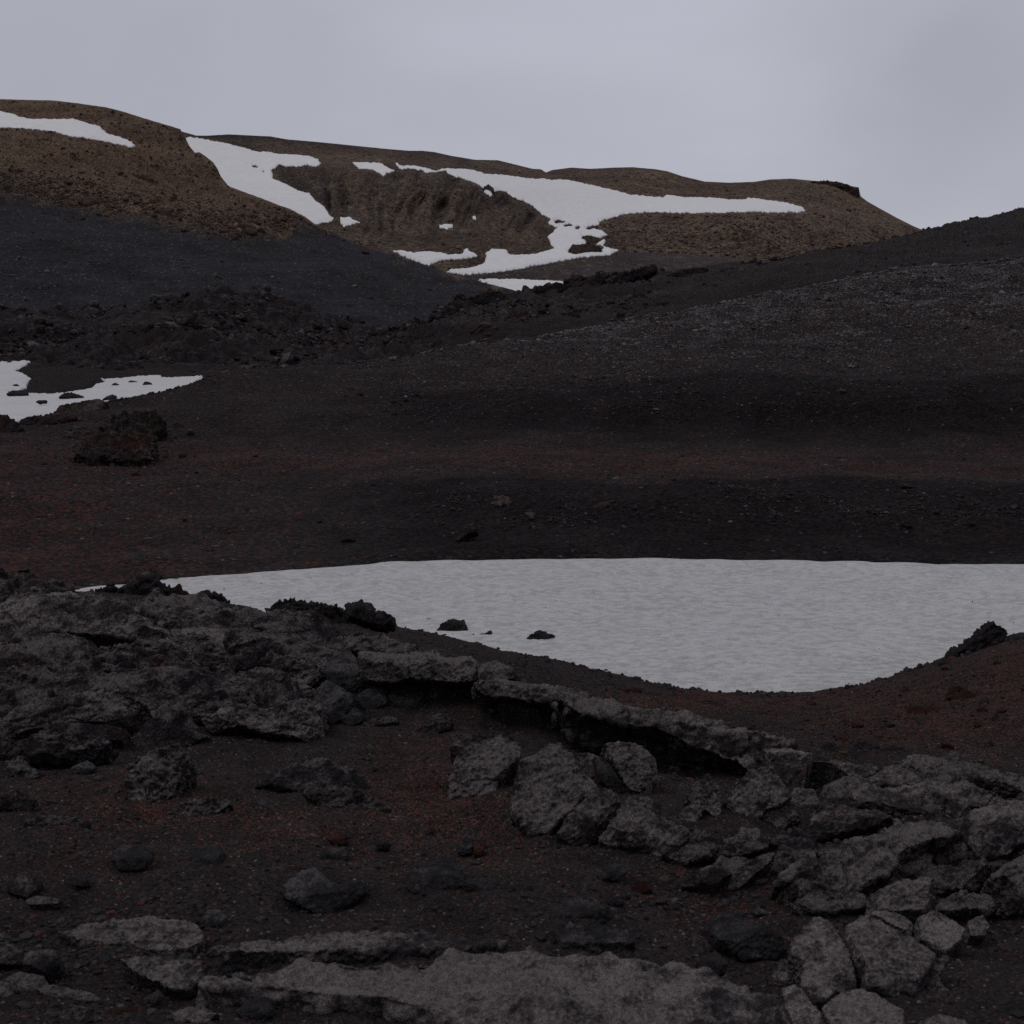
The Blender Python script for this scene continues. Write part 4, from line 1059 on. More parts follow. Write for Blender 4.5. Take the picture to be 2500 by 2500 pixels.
# --- single stones: name, outline, material, options, label, category
STONES = [
 ('boulder', '1103,1810 1119,1793 1157,1793 1190,1785 1240,1785 1264,1810 1260,1839 1231,1868 1206,1897 1182,1921 1132,1942 1099,1938 1095,1888 1107,1859 1119,1830', 'lava_pale', dict(tilt=48, amp=1.1, lift=.12), 'upright grey lichened boulder, left one of the two biggest below the arching ledge'),
 ('stone', '1161,1948 1190,1917 1215,1905 1211,1930 1186,1952', 'lava_pale', dict(tilt=45), 'small grey stone leaning at the lower right of the left big boulder'),
 ('boulder', '1277,1847 1314,1818 1339,1803 1368,1810 1397,1834 1405,1868 1434,1880 1455,1913 1430,1938 1397,1971 1364,2000 1339,2029 1298,2029 1273,2000 1248,1963 1252,1921 1264,1884', 'lava_pale', dict(tilt=46, thick=.45, lift=.12), 'biggest grey lichened boulder, a leaning oval in the middle of the hollow'),
 ('boulder', '1361,2037 1387,1993 1424,1951 1452,1919 1485,1917 1508,1937 1511,1961 1483,1998 1464,2026 1445,2051 1400,2050', 'lava_pale', dict(tilt=48, thick=.35, lift=.05), 'pale wedge-shaped boulder leaning against the right side of the biggest one'),
 ('boulder', '1470,2030 1491,1995 1519,1958 1547,1937 1583,1949 1611,1963 1622,1993 1640,2007 1680,2021 1680,2051 1615,2088 1583,2058 1499,2051', 'lava_pale', dict(tilt=48, thick=.35, lift=.05), 'broad pale boulder parted by a crack from the wedge-shaped one on its left'),
 ('boulder', '1476,1818 1513,1812 1563,1824 1600,1853 1606,1888 1583,1928 1563,1938 1534,1923 1513,1882 1492,1849', 'lava_pale', dict(tilt=38, thick=.3, rough=1.4), 'slab-like boulder standing on edge under the ledge, reddish in its middle'),
 ('stone', '1401,1843 1434,1837 1467,1845 1457,1888 1422,1878 1405,1861', 'lava_pale', dict(tilt=40, thick=.25), 'small pale stone on the right shoulder of the biggest boulder'),
 ('boulder', '1455,1850 1482,1858 1505,1890 1525,1925 1500,1935 1470,1905', 'dark', dict(tilt=24, top=.5, lift=.06, grow=1.15, thick=.3), 'dark boulder in the shade between the biggest boulder and the slab standing on edge'),
 ('boulder', '1677,1939 1693,1916 1730,1891 1754,1918 1760,1962 1756,1992 1738,1988 1721,1974 1700,2011 1663,2002 1663,1976 1690,1962', 'lava_pale', dict(tilt=42, thick=.25, rough=1.5, cuts=1), 'knobbly pale stone with two lobes, under the end of the arching ledge'),
 ('boulder', '1775,1939 1800,1906 1833,1883 1879,1874 1907,1895 1933,1934 1909,1955 1870,1969 1852,1992 1800,2013 1782,1988', 'lava_pale', dict(tilt=42, thick=.4, lift=.05), 'grey boulder wedged under the right end of the ledge, pointed at its foot'),
 ('boulder', '1866,1967 1903,1951 1945,1979 1956,1995 1919,2025 1879,2034 1864,2004', 'lava_pale', dict(tilt=42, thick=.3), 'blocky stone just below and right of the pointed grey boulder'),
 ('stone', '1921,1944 1945,1923 1987,1928 2003,1962 1973,1983 1945,1978', 'lava_pale', dict(tilt=40, thick=.25), 'brownish stone in the gap under the thick ledge block'),
 ('stone', '1768,2046 1805,2035 1814,2012 1852,2021 1858,2053 1819,2076 1768,2076', 'lava_pale', dict(tilt=45, thick=.22), 'pale stone pair below the pointed grey boulder'),
 ('stone', '1677,2018 1705,2024 1730,2037 1746,2058 1693,2067 1673,2046', 'lava', dict(tilt=45, thick=.2), 'small weathered stone right of the broad pale boulder'),
 ('stone', '1600,2010 1650,1985 1668,2010 1640,2030', 'lava', dict(tilt=45, thick=.15), 'little dark stone on top of the broad pale boulder’s right end'),
 ('stone', '987,1807 1016,1789 1024,1768 1066,1737 1086,1733 1105,1760 1101,1779 1066,1791 1024,1803', 'lava', dict(tilt=45, thick=.25, rough=1.4), 'long stone with a raised head, lying in the gravel below the ledge wall'),
 ('flat_rock', '888,1766 921,1748 962,1746 981,1756 941,1766 900,1774', 'lava', dict(tilt=70, thick=.15, lift=.03), 'flat pale rock flush with the gravel, left of the stone with a raised head'),
 ('block', '797,1609 828,1586 849,1590 877,1630 872,1671 856,1694 813,1683 792,1642', 'dark', dict(tilt=24, top=.5, lift=.06, grow=1.15, thick=.45, cuts=5, rough=.7), 'dark angular block standing upright at the left end of the ledge'),
 ('block', '766,1688 797,1664 828,1684 861,1702 835,1751 813,1766 769,1761', 'dark', dict(tilt=24, top=.5, grow=1.15, thick=.4, cuts=6, rough=.7, lift=.05), 'faceted dark block with a pale top edge, at the foot of the left lava mass'),
 ('block', '831,1761 859,1721 882,1743 882,1759 859,1771', 'dark', dict(tilt=24, top=.5, lift=.06, grow=1.15, thick=.25, cuts=4, rough=.8), 'small dark block right of the faceted block'),
 ('block', '875,1692 911,1674 939,1684 939,1717 901,1735 878,1719', 'dark', dict(tilt=24, top=.5, lift=.06, grow=1.15, thick=.3, cuts=5, rough=.8), 'rounded dark block in the shade under the ledge’s left end'),
 ('block', '945,1690 990,1672 1030,1690 1028,1725 975,1735 948,1720', 'dark', dict(tilt=24, top=.5, lift=.06, grow=1.15, thick=.3, cuts=4, rough=.9, Y=12.1), 'dark block under the first crack of the ledge'),
 ('stone', '298,2068 326,2068 363,2091 359,2107 335,2121 307,2123 279,2116 264,2096', 'dark', dict(tilt=24, top=.5, lift=.06, grow=1.15, cuts=6, rough=.7), 'angular dark stone with a flat sloping top, left one of two in the gravel'),
 ('stone', '475,2072 503,2067 526,2070 538,2086 533,2114 503,2126 470,2112 464,2091', 'dark', dict(tilt=24, top=.5, lift=.06, grow=1.15, cuts=6, rough=.7), 'square dark stone with a lit flat top, right one of two in the gravel'),
 ('stone', '781,2088 811,2070 838,2070 845,2096 824,2107 790,2102', 'dark', dict(tilt=24, top=.5, lift=.06, grow=1.15, cuts=4, rough=.8), 'blue-grey stone lying under a small reddish one, mid hollow'),
 ('stone', '801,2051 820,2028 843,2038 845,2060 820,2063', 'redrock', dict(tilt=24, top=.5, lift=.06, grow=1.15, cuts=2), 'small reddish stone just above the blue-grey one'),
 ('boulder', '687,2175 713,2150 741,2131 773,2126 794,2150 820,2164 864,2154 873,2179 840,2205 811,2233 783,2228 745,2209 697,2191', 'dark', dict(tilt=24, top=.5, lift=.06, grow=1.15, thick=.28, rough=1.2), 'large dark boulder with a raised right horn and hollowed middle'),
 ('stone', '687,2119 717,2112 747,2119 727,2135 697,2140', 'redrock', dict(tilt=50), 'flat dark-red stone above the horned boulder'),
 ('boulder', '998,2163 1003,2133 1033,2122 1066,2103 1093,2103 1119,2133 1130,2152 1098,2177 1052,2182 1014,2177', 'dark', dict(tilt=24, top=.5, lift=.06, grow=1.15, cuts=5), 'dark peaked boulder in the centre foreground'),
 ('stone', '1129,2161 1154,2150 1196,2145 1235,2170 1235,2186 1196,2186 1145,2182', 'dark', dict(tilt=24, top=.5, lift=.06, grow=1.15, rough=1.3), 'low lumpy dark stone touching the right side of the peaked boulder'),
 ('stone', '1117,2058 1140,2047 1154,2061 1159,2082 1126,2088 1115,2072', 'dark', dict(tilt=24, top=.5, lift=.06, grow=1.15, cuts=5, rough=.6), 'small bluish faceted stone in the red gravel'),
 ('stone', '1156,2063 1173,2052 1182,2072 1175,2088 1159,2088', 'redrock', dict(tilt=24, top=.5, lift=.06, grow=1.15, cuts=2), 'little brown-red stone right beside the bluish faceted one'),
 ('stone', '919,2054 935,2046 951,2061 946,2077 921,2074', 'dark', dict(tilt=24, top=.5, lift=.06, grow=1.15, cuts=4, rough=.7), 'lone small stone between the blue-grey stone and the bluish faceted one'),
 ('boulder', '1744,2273 1763,2240 1810,2236 1842,2261 1879,2271 1909,2291 1914,2319 1879,2338 1842,2340 1786,2335 1761,2310', 'dark', dict(tilt=26, top=.5, thick=.3, rough=1.2, cuts=3, grow=1.12, lift=.08), 'very dark humped boulder left of the cracked slabs'),
 ('stone', '1705,2349 1719,2333 1749,2329 1774,2347 1770,2372 1744,2382 1714,2372', 'clinker', dict(tilt=40, top=.4, grow=1.15, smooth=5, cuts=0, rough=.7, lift=.3), 'round black stone resting on the rim of the big smooth slab'),
 ('stone', '1485,2130 1499,2114 1536,2108 1533,2126 1503,2147 1485,2144', 'dark', dict(tilt=24, top=.5, lift=.06, grow=1.15), 'tilted pointed stone at the right of the red gravel'),
 ('stone', '1457,2135 1480,2126 1487,2142 1466,2149', 'dark', dict(tilt=24, top=.5, lift=.06, grow=1.15), 'tiny dark stone left of the tilted pointed one'),
 ('stone', '1536,2177 1555,2150 1587,2152 1594,2175 1564,2191', 'redrock', dict(tilt=45, cuts=4), 'brownish stone below the tilted pointed one'),
 ('stone', '1478,2200 1499,2187 1524,2203 1499,2214', 'dark', dict(tilt=24, top=.5, lift=.06, grow=1.15, cuts=4), 'low dark stone left of the brownish one'),
 ('stone', '1105,2256 1126,2245 1159,2247 1156,2265 1117,2268', 'redrock', dict(tilt=60), 'flat red stone on the dark gravel below the peaked boulder'),
 ('stone', '1152,2209 1182,2198 1207,2217 1173,2223', 'redrock', dict(tilt=60), 'flat dark-red stone just under the peaked boulder'),
 ('stone', '494,2245 508,2224 531,2224 545,2240 533,2263 508,2261', 'dark', dict(tilt=24, top=.5, lift=.06, grow=1.15, smooth=5, cuts=1), 'roundish dark stone behind the left slab'),
 ('flat_rock', '17,2152 42,2131 88,2136 90,2166 65,2191 37,2181 17,2172', 'lava', dict(tilt=50, thick=.18, lift=.03), 'brown flat-topped rock near the left edge, shaded underneath'),
 ('stone', '166,2147 186,2129 205,2140 214,2166 177,2163', 'dark', dict(tilt=24, top=.5, lift=.06, grow=1.15, cuts=5, rough=.7), 'small bluish stone right of the flat-topped rock'),
 ('flat_rock', '59,2198 93,2182 144,2189 142,2205 70,2209', 'lava', dict(tilt=60, thick=.1, lift=.02), 'long low pale rock below the flat-topped rock'),
 ('lava_boulder', '309,1868 352,1840 393,1829 430,1819 445,1831 442,1868 432,1919 409,1952 383,1973 336,1973 309,1940 319,1899', 'lava_pale', dict(tilt=38, thick=.4, rough=1.8, cuts=0), 'tall crumbly lichened lava boulder standing below the left lava mass'),
 ('stone', '226,1935 259,1917 287,1928 282,1968 248,1958', 'lava_pale', dict(tilt=42, rough=1.3), 'pale stone left of the tall crumbly boulder'),
 ('stone', '288,1911 311,1897 323,1914 311,1937 290,1927', 'dark', dict(tilt=24, top=.5, lift=.06, grow=1.15), 'dark bluish stone between the pale stone and the tall crumbly boulder'),
 ('lava_boulder', '412,1983 445,1959 497,1948 549,1948 564,1966 518,1983 466,1999 424,1994', 'lava', dict(tilt=45, rough=1.7, cuts=0), 'low twisted lava rock right below the tall crumbly boulder'),
 ('flat_rock', '619,1901 673,1866 735,1840 766,1842 828,1866 880,1881 897,1909 882,1932 854,1937 750,1932 673,1916', 'lava', dict(tilt=58, thick=.25, lift=.05, rough=1.2), 'broad low outcrop rising from the gravel left of the red patch'),
 ('lava_boulder', '743,1933 802,1936 880,1931 934,1964 965,1992 932,2004 854,1978 776,1963', 'lava', dict(tilt=40, thick=.25, rough=1.7, cuts=0), 'dark ragged rim along the lower side of the broad low outcrop'),
 ('stone', '174,1875 207,1858 230,1873 212,1890 179,1888', 'dark', dict(tilt=24, top=.5, lift=.06, grow=1.15), 'flat dark stone above the pale stone on the left'),
 ('lava_boulder', '14,1857 47,1845 69,1868 95,1893 52,1911 24,1893', 'lava', dict(tilt=42, rough=1.7, cuts=0), 'ragged rock near the left edge just below the lava mass'),
 ('lava_boulder', '59,2012 93,1991 163,1996 212,2012 226,2035 200,2042 140,2023 84,2023', 'lava', dict(tilt=48, rough=1.8, cuts=0), 'thin curled lava crust lying left of centre, like a low arch'),
 ('stone', '110,2028 135,2019 146,2044 121,2046', 'redrock', dict(tilt=42), 'little reddish stone tucked under the curled crust'),
 ('lava_boulder', '-30,1942 47,1931 81,1956 72,1986 28,1977 -30,1972', 'lava', dict(tilt=42, rough=1.7, cuts=0), 'rough rock cut by the left edge beside the gravel'),
 ('stone', '273,2466 317,2455 354,2471 375,2507 289,2510', 'redrock', dict(tilt=42), 'dark-red stone at the bottom edge'),
 ('stone', '580,2468 620,2438 647,2438 663,2473 643,2489 592,2484', 'dark', dict(tilt=24, top=.5, lift=.06, grow=1.15, cuts=5), 'pyramid-like dark stone at the bottom, left of the big slab'),
 ('stone', '357,2433 382,2420 398,2436 382,2452 359,2449', 'dark', dict(tilt=24, top=.5, lift=.06, grow=1.15, smooth=5), 'small dark knob below the cracked left slab'),
 # on and by the snow
 ('lava_rock', '1068,1542 1082,1524 1103,1514 1128,1516 1138,1536 1124,1542 1099,1540', 'clinker', dict(top=.35, tilt=20, rough=1.7, cuts=0, snow=1, smooth=0.5, grow=1.2), 'spiky black rock on the snow, biggest and leftmost of three'),
 ('lava_rock', '1145,1555 1157,1549 1186,1547 1194,1538 1200,1557 1186,1561 1157,1559', 'clinker', dict(top=.35, tilt=20, rough=1.7, cuts=0, snow=1, smooth=0.5, grow=1.2), 'low black rock with an upturned right tip, middle one of three on the snow'),
 ('lava_rock', '1285,1565 1298,1551 1318,1539 1335,1547 1351,1553 1331,1561 1302,1565', 'clinker', dict(top=.35, tilt=20, rough=1.7, cuts=0, snow=1, smooth=0.5, grow=1.2), 'black rock alone on the snow, rightmost of three'),
 ('lava_rock', '1221,1590 1252,1576 1273,1580 1291,1594 1264,1600 1231,1596', 'clinker', dict(top=.35, tilt=25, rough=1.6, cuts=0), 'rounded dark rock at the edge where gravel meets snow'),
 ('lava_rock', '2334,1603 2345,1585 2369,1566 2392,1557 2401,1538 2429,1520 2457,1532 2464,1548 2450,1568 2420,1580 2392,1592 2364,1602', 'clinker', dict(tilt=22, thick=.8, rough=2.2, cuts=0, smooth=1, grow=1.0), 'craggy black knob standing against the snow at the right edge'),
 ('lava_rock', '842,1490 854,1472 880,1467 906,1477 918,1495 932,1490 952,1500 952,1518 932,1530 906,1522 880,1514 849,1502', 'clinker', dict(top=.35, tilt=22, thick=.4, rough=1.8, cuts=0, Y=16.2), 'jagged black double lump against the snow at the lava mass’s right end'),
 ('lava_rock', '2462,1556 2480,1546 2540,1550 2540,1572 2470,1572', 'clinker', dict(top=.35, tilt=25, rough=1.6, cuts=0), 'row of small black rocks right of the craggy knob'),
 ('stone', '2306,1615 2317,1604 2329,1613 2317,1620', 'redrock', dict(tilt=24, top=.5, lift=.06, grow=1.15), 'tiny red rock on the snow edge left of the craggy knob'),
 ('scoria_rock', '2218,1741 2224,1720 2247,1718 2263,1739 2247,1757 2229,1755', 'redrock', dict(tilt=35, rough=1.5), 'brown-red scoria lump on the right gravel slope, nearest of its cluster'),
 ('scoria_rock', '2257,1736 2271,1714 2299,1723 2291,1745', 'redrock', dict(tilt=38, rough=1.5), 'low scoria lump just behind the brown-red one'),
 ('scoria_rock', '2315,1704 2327,1672 2355,1676 2385,1702 2355,1718 2327,1713', 'redrock', dict(tilt=38, rough=1.6), 'wide reddish scoria lump higher on the right gravel slope'),
 ('stone', '2134,1773 2159,1762 2194,1771 2159,1778', 'clinker', dict(tilt=45), 'flat black stone in the gravel beyond the right ledge'),
 ('lava_rock', '1989,1841 2019,1811 2047,1821 2058,1843 2010,1850', 'clinker', dict(tilt=35, rough=1.5, Y=10.4), 'left of three dark lumps peeping over the right ledge'),
 ('lava_rock', '2068,1836 2094,1811 2126,1807 2138,1839 2112,1852 2080,1850', 'clinker', dict(tilt=35, rough=1.5, Y=10.3), 'middle of three dark lumps peeping over the right ledge'),
 ('lava_rock', '2148,1845 2159,1821 2187,1816 2222,1832 2201,1852 2159,1854', 'clinker', dict(tilt=35, rough=1.5, Y=10.1), 'right of three dark lumps peeping over the right ledge'),
 ('stone', '2199,1683 2215,1676 2224,1688 2206,1694', 'clinker', dict(tilt=40), 'small black stone on the gravel below the red snow-edge rock'),
 ('stone', '2325,1662 2341,1644 2366,1650 2355,1664', 'clinker', dict(tilt=40), 'dark stone on the right gravel above the wide scoria lump'),
 ('stone', '2035,1808 2055,1796 2075,1804 2060,1814', 'redrock', dict(tilt=45), 'small red stone behind the dark lumps'),
 # cracked slabs, lower right
 ('slab', '1933,2287 1954,2259 1987,2233 2019,2243 2047,2271 2070,2303 2089,2345 2095,2403 2066,2412 2001,2410 1954,2386 1963,2333 1929,2310', 'slab', dict(grow=0.985, rough=.8, amp=.8, tilt=74, thick=.30, lift=0.17), 'left of the two largest cracked slabs, with a rounded top'),
 ('slab', '2067,2235 2117,2226 2182,2257 2243,2289 2287,2324 2273,2356 2238,2396 2201,2412 2111,2407 2107,2347 2083,2303 2064,2269', 'slab', dict(grow=0.985, rough=.8, amp=.8, tilt=74, thick=.30, lift=0.18), 'largest cracked slab, kite-shaped, with a black gap on its left'),
 ('slab', '2122,2226 2159,2217 2206,2226 2231,2245 2229,2275 2196,2263 2159,2245', 'slab', dict(grow=0.985, rough=.8, amp=.8, tilt=74, thick=.30, lift=0.15), 'narrow slab along the upper edge of the kite-shaped one'),
 ('slab', '2240,2228 2299,2219 2336,2243 2361,2268 2347,2296 2308,2326 2282,2307 2249,2277', 'slab', dict(grow=0.985, rough=.8, amp=.8, tilt=60, thick=.2, lift=0.14), 'pentagonal slab right of the narrow one'),
 ('slab', '2361,2247 2401,2231 2419,2254 2408,2279 2369,2284', 'slab', dict(grow=0.985, rough=.8, amp=.8, tilt=58, thick=.15, lift=0.10), 'small slab at the right tip of the pentagonal one'),
 ('slab', '1887,2368 1905,2341 1942,2345 1951,2380 1921,2396 1896,2391', 'slab', dict(grow=0.985, rough=.8, amp=.8, tilt=55, thick=.15, lift=0.10), 'small rounded slab left of the round-topped one'),
 ('slab', '1910,2398 1935,2389 1961,2408 1984,2450 2021,2487 2040,2560 1963,2560 1917,2455', 'slab', dict(grow=0.985, rough=.8, amp=.8, tilt=55, thick=.2, lift=0.11), 'long narrow slab running down to the bottom edge beside the big smooth slab'),
 ('slab', '1963,2403 2049,2408 2019,2442 1982,2447', 'slab', dict(grow=0.985, rough=.8, amp=.8, tilt=60, thick=.15, lift=0.11), 'small triangular slab under the round-topped one'),
 ('slab', '2001,2454 2056,2417 2108,2412 2159,2429 2212,2450 2225,2570 2060,2570', 'slab', dict(grow=0.985, rough=.8, amp=.8, tilt=60, thick=.2, lift=0.12), 'wide slab at the bottom edge below the kite-shaped one'),
 ('lava_boulder', '2250,2391 2271,2366 2299,2338 2319,2336 2291,2384 2310,2412 2357,2417 2329,2447 2275,2433', 'lava_pale', dict(tilt=50, thick=.15, rough=1.4, cuts=0, lift=.04), 'hook-shaped lichened rock right of the kite-shaped slab'),
 ('slab', '2243,2484 2299,2466 2355,2476 2400,2520 2390,2570 2245,2570', 'slab', dict(grow=0.985, rough=.8, amp=.8, tilt=60, thick=.15, lift=0.09), 'lichened slab at the bottom edge in the right corner'),
 # foreground slabs
 ('slab', '500,2372 560,2350 700,2338 850,2336 1000,2335 1150,2322 1260,2316 1400,2324 1500,2334 1600,2347 1700,2362 1800,2398 1880,2430 1914,2460 1925,2620 1300,2620 1180,2540 1050,2470 950,2440 800,2425 700,2412 600,2404 530,2402', 'slab', dict(tilt=84, thick=.5, lift=.11, dome=.08, smooth=4, rough=.9, cuts=0, cracked=7, strike=5), 'big smooth dome-like slab across the bottom of the foreground'),
 ('slab', '520,2312 600,2295 700,2289 900,2272 1050,2282 1200,2289 1232,2305 1100,2312 850,2317 650,2320 540,2320', 'slab', dict(tilt=88, thick=.2, lift=.09, smooth=4, cuts=0), 'long thin slab strip just behind the big smooth slab'),
 ('slab', '1180,2192 1320,2178 1400,2188 1482,2215 1440,2227 1350,2237 1250,2232', 'dark', dict(tilt=88, thick=.15, lift=.02, smooth=4, cuts=0), 'flat grey slab flush with the ground below the red gravel'),
 ('slab', '1350,2272 1450,2258 1530,2268 1547,2295 1480,2302 1380,2300', 'dark', dict(tilt=88, thick=.15, lift=.02, smooth=4, cuts=0), 'small flat slab right behind the big smooth slab'),
 ('slab', '152,2275 233,2252 321,2243 373,2231 401,2245 466,2247 491,2268 491,2298 419,2317 326,2312 210,2303 161,2293', 'slab', dict(tilt=80, thick=.2, lift=.05, smooth=4, cuts=1), 'pale tapering slab in the lower left'),
 ('slab', '287,2338 373,2327 438,2317 491,2336 500,2389 466,2419 438,2419 373,2396 324,2372', 'slab', dict(grow=0.985, amp=.8, tilt=58, thick=.2, lift=0.10, cuts=1, rough=1.3), 'crumbly slab below the pale tapering one'),
 ('slab', '-50,2290 28,2305 58,2329 47,2349 -50,2358', 'slab', dict(tilt=48, thick=.22, lift=.08), 'thick slab end sticking in from the left edge'),
 ('slab', '54,2321 93,2313 142,2317 142,2338 107,2368 79,2358 49,2349', 'slab', dict(grow=0.985, rough=.8, amp=.8, tilt=55, thick=.2, lift=0.13), 'small tilted slab right of the one at the left edge'),
 ('stone', '12,2386 47,2373 102,2382 118,2403 84,2419 28,2419', 'lava_pale', dict(tilt=48), 'rounded grey stone in the bottom left corner'),
 ('stone', '-40,2388 20,2398 32,2440 -40,2455', 'lava_pale', dict(tilt=45), 'grey stone cut by the left edge in the bottom corner'),
 ('stone', '91,2414 130,2406 222,2423 247,2445 180,2442 120,2434', 'lava_pale', dict(tilt=52, rough=1.5, cuts=0), 'lichen-crusted low rock right of the rounded corner stone'),
 ('stone', '343,2402 385,2398 402,2420 360,2427', 'lava_pale', dict(tilt=52, rough=1.4), 'pale crumb of rock under the crumbly slab'),
 ('stone', '110,2470 170,2455 240,2462 250,2500 130,2520', 'lava_pale', dict(tilt=52, rough=1.5), 'lichened rock at the bottom edge, left of the dark-red stone'),
 ('stone', '720,2440 800,2425 860,2440 840,2470 740,2475', 'lava_pale', dict(tilt=52, rough=1.5, cuts=0), 'lichened lump against the front of the big smooth slab'),
 ('stone', '420,2470 480,2455 530,2475 500,2500 430,2505', 'lava_pale', dict(tilt=52, rough=1.4, cuts=0), 'lichened lump at the bottom between the red stone and the pyramid-like one'),
]
for k, (nm, o_, m_, a, lab) in enumerate(STONES):
    a = dict(a)
    o_ = pts(o_)
    if a.pop('snow', None):
        py = np.sort(o_[:, 1])[-2:].mean() - 2
        a['Y'] = -(SNOW_Z + 0.05) / -rays(o_[:, 0].mean(), py)[2] + 0.1
    a.setdefault('lift', 0.0)
    catn = {'stone': 'stone', 'boulder': 'boulder', 'slab': 'rock slab', 'flat_rock': 'flat rock', 'block': 'rock block', 'lava_boulder': 'lava rock', 'lava_rock': 'lava rock', 'scoria_rock': 'scoria rock'}[nm]
    chunk(nm, o_, m_, seed=200 + k, label=lab.replace('’', "'"), cat=catn, **a)
say('stones')
# ------------------------------------------------------------------ loose stones
def stone_shape(seed, sub, flat=0.7, cuts=5):
    rng = np.random.default_rng(seed)
    bm = bmesh.new(); bmesh.ops.create_icosphere(bm, subdivisions=sub, radius=1)
    V = np.array([v.co[:] for v in bm.verts]); F = np.array([[v.index for v in f.verts] for f in bm.faces]); bm.free()
    for k in range(cuts):
        d = rng.normal(0, 1, 3); d /= np.linalg.norm(d)
        V -= np.clip(V @ d - rng.uniform(0.45, 0.8), 0, None)[:, None] * d
    V *= 1 + (perlin(V * 1.6 + seed, seed) * 0.35 + perlin(V * 4 + seed, seed + 1) * 0.12)[:, None]
    V *= np.array((rng.uniform(0.8, 1.25), rng.uniform(0.7, 1.0), flat * rng.uniform(0.7, 1.1)))
    return V, F
def scatter(name, pos, size, mat, attrs, sub=1, flat=0.7, seed=0, nshape=8, sink=0.25):
    rng = np.random.default_rng(seed)
    shapes = [stone_shape(seed * 31 + k, sub, flat) for k in range(nshape)]
    n = len(pos); which = rng.integers(0, nshape, n)
    VV, FF, AA, off = [], [], {k: [] for k in attrs}, 0
    for k in range(nshape):
        idx = np.where(which == k)[0]
        if not len(idx): continue
        B, F = shapes[k]
        a = rng.uniform(0, 6.283, len(idx)); ca, sa = np.cos(a), np.sin(a)
        b = rng.normal(0, 0.3, len(idx)); cb, sb = np.cos(b), np.sin(b)
        x, y, z = B[:, 0], B[:, 1], B[:, 2]
        y2 = y[None] * cb[:, None] - z[None] * sb[:, None]; z2 = y[None] * sb[:, None] + z[None] * cb[:, None]
        X = x[None] * ca[:, None] - y2 * sa[:, None]; Y = x[None] * sa[:, None] + y2 * ca[:, None]
        W = np.stack([X, Y, z2], -1) * size[idx][:, None, None] + pos[idx][:, None, :]
        W[..., 2] += size[idx][:, None] * flat * (0.5 - sink)
        VV.append(W.reshape(-1, 3))
        FF.append((F[None] + (np.arange(len(idx)) * len(B))[:, None, None]).reshape(-1, 3) + off)
        off += len(idx) * len(B)
        for q in attrs: AA[q].append(np.repeat(attrs[q][idx], len(B)))
    o = link_mesh(name, np.concatenate(VV), np.concatenate(FF), mat, {q: np.concatenate(a) for q, a in AA.items()}, smooth=sub > 1)
    return tag(o, kind='stuff')
def pick(V, w, n, seed, jit=0.0):
    rng = np.random.default_rng(seed)
    w = np.clip(w, 0, None); w = w / w.sum()
    i = rng.choice(len(V), n, p=w)
    return i, V[i].astype(float), rng
# scoria pebbles on the near ground
V = build_ground.V; u, v = build_ground.uv
inside = (u > -60) & (u < 2560) & (v > 1400) & (v < 2560)
cl = fbm(V * np.array((0.9, 0.9, 0)), 3, 88)
w = inside * (0.25 + red_at(u, v) * 2.2) * (0.35 + sstep(-0.3, 0.5, cl)) / np.clip(V[:, 1], 2, 40)**0.6
i, q, rng = pick(V, w, 60000, 5)
q[:, 0] += rng.normal(0, 0.01, len(q)); q[:, 1] += rng.normal(0, 0.015, len(q))
q[:, 2] = q[:, 2] + 0.0
rr = red_at(u[i], v[i])
size = np.clip(rng.lognormal(math.log(0.0045), 0.5, len(i)), 0.002, 0.02) * np.clip(q[:, 1] / 7, 0.8, 2.2)
isr = (rng.random(len(i)) < np.clip(rr * 1.15 + 0.05, 0, 0.75)).astype(float) * rng.uniform(0.4, 1, len(i))
pale = (rng.random(len(i)) < 0.012) * rng.uniform(0.4, 1, len(i))
scatter('gravel', q, size, M['pebble'], {'tone': rng.random(len(i))**1.5, 'red': isr, 'pale': pale}, 1, 0.75, 3)
# coarser bits
i, q, rng = pick(V, inside * (0.2 + sstep(0, 0.5, cl)) * (0.35 + sstep(2130, 2200, v) * sstep(2400, 2330, v)) / np.clip(V[:, 1], 2, 40), 6500, 6)
size = np.clip(rng.lognormal(math.log(0.009), 0.5, len(i)), 0.005, 0.032)
scatter('rubble', q, size, M['pebble'], {'tone': rng.random(len(i))**1.2, 'red': (rng.random(len(i)) < 0.05) * 0.8, 'pale': (rng.random(len(i)) < 0.03) * 0.5}, 1, 0.7, 4)
# grit on the old snow and along its rims
n = 420
rng = np.random.default_rng(91)
gx = rng.uniform(150, 2550, n); gy = rng.uniform(1375, 1700, n)
m = (gy > np.interp(gx, SEDGE[:, 0], SEDGE[:, 1]) + 6) & (gy < np.interp(gx, EDGE[:, 0], EDGE[:, 1]) - 2)
gx, gy = gx[m], gy[m]
keepm = rng.random(len(gx)) < 0.25 + 0.75 * np.exp(-((gy - np.interp(gx, EDGE[:, 0], EDGE[:, 1])) / 30)**2)
gx, gy = gx[keepm], gy[keepm]
t = -rays(gx, gy)[:, 2]
q = P(gx, gy, -(SNOW_Z + 0.03) / t); q[:, 2] = EYE[2] + SNOW_Z + 0.0
size = np.clip(rng.lognormal(math.log(0.016), 0.5, len(q)), 0.009, 0.07)
scatter('snow_grit', q, size, M['pebble'], {'tone': rng.random(len(q)), 'red': (rng.random(len(q)) < 0.15) * 0.6, 'pale': np.zeros(len(q))}, 1, 0.8, 14, sink=0.1)
i, q, rng = pick(V, (np.abs(v - np.interp(u, EDGE[:, 0], EDGE[:, 1])) < 9) * (u > 900) * (u < 2500) * (0.2 + sstep(0.0, 0.4, cl)), 700, 15)
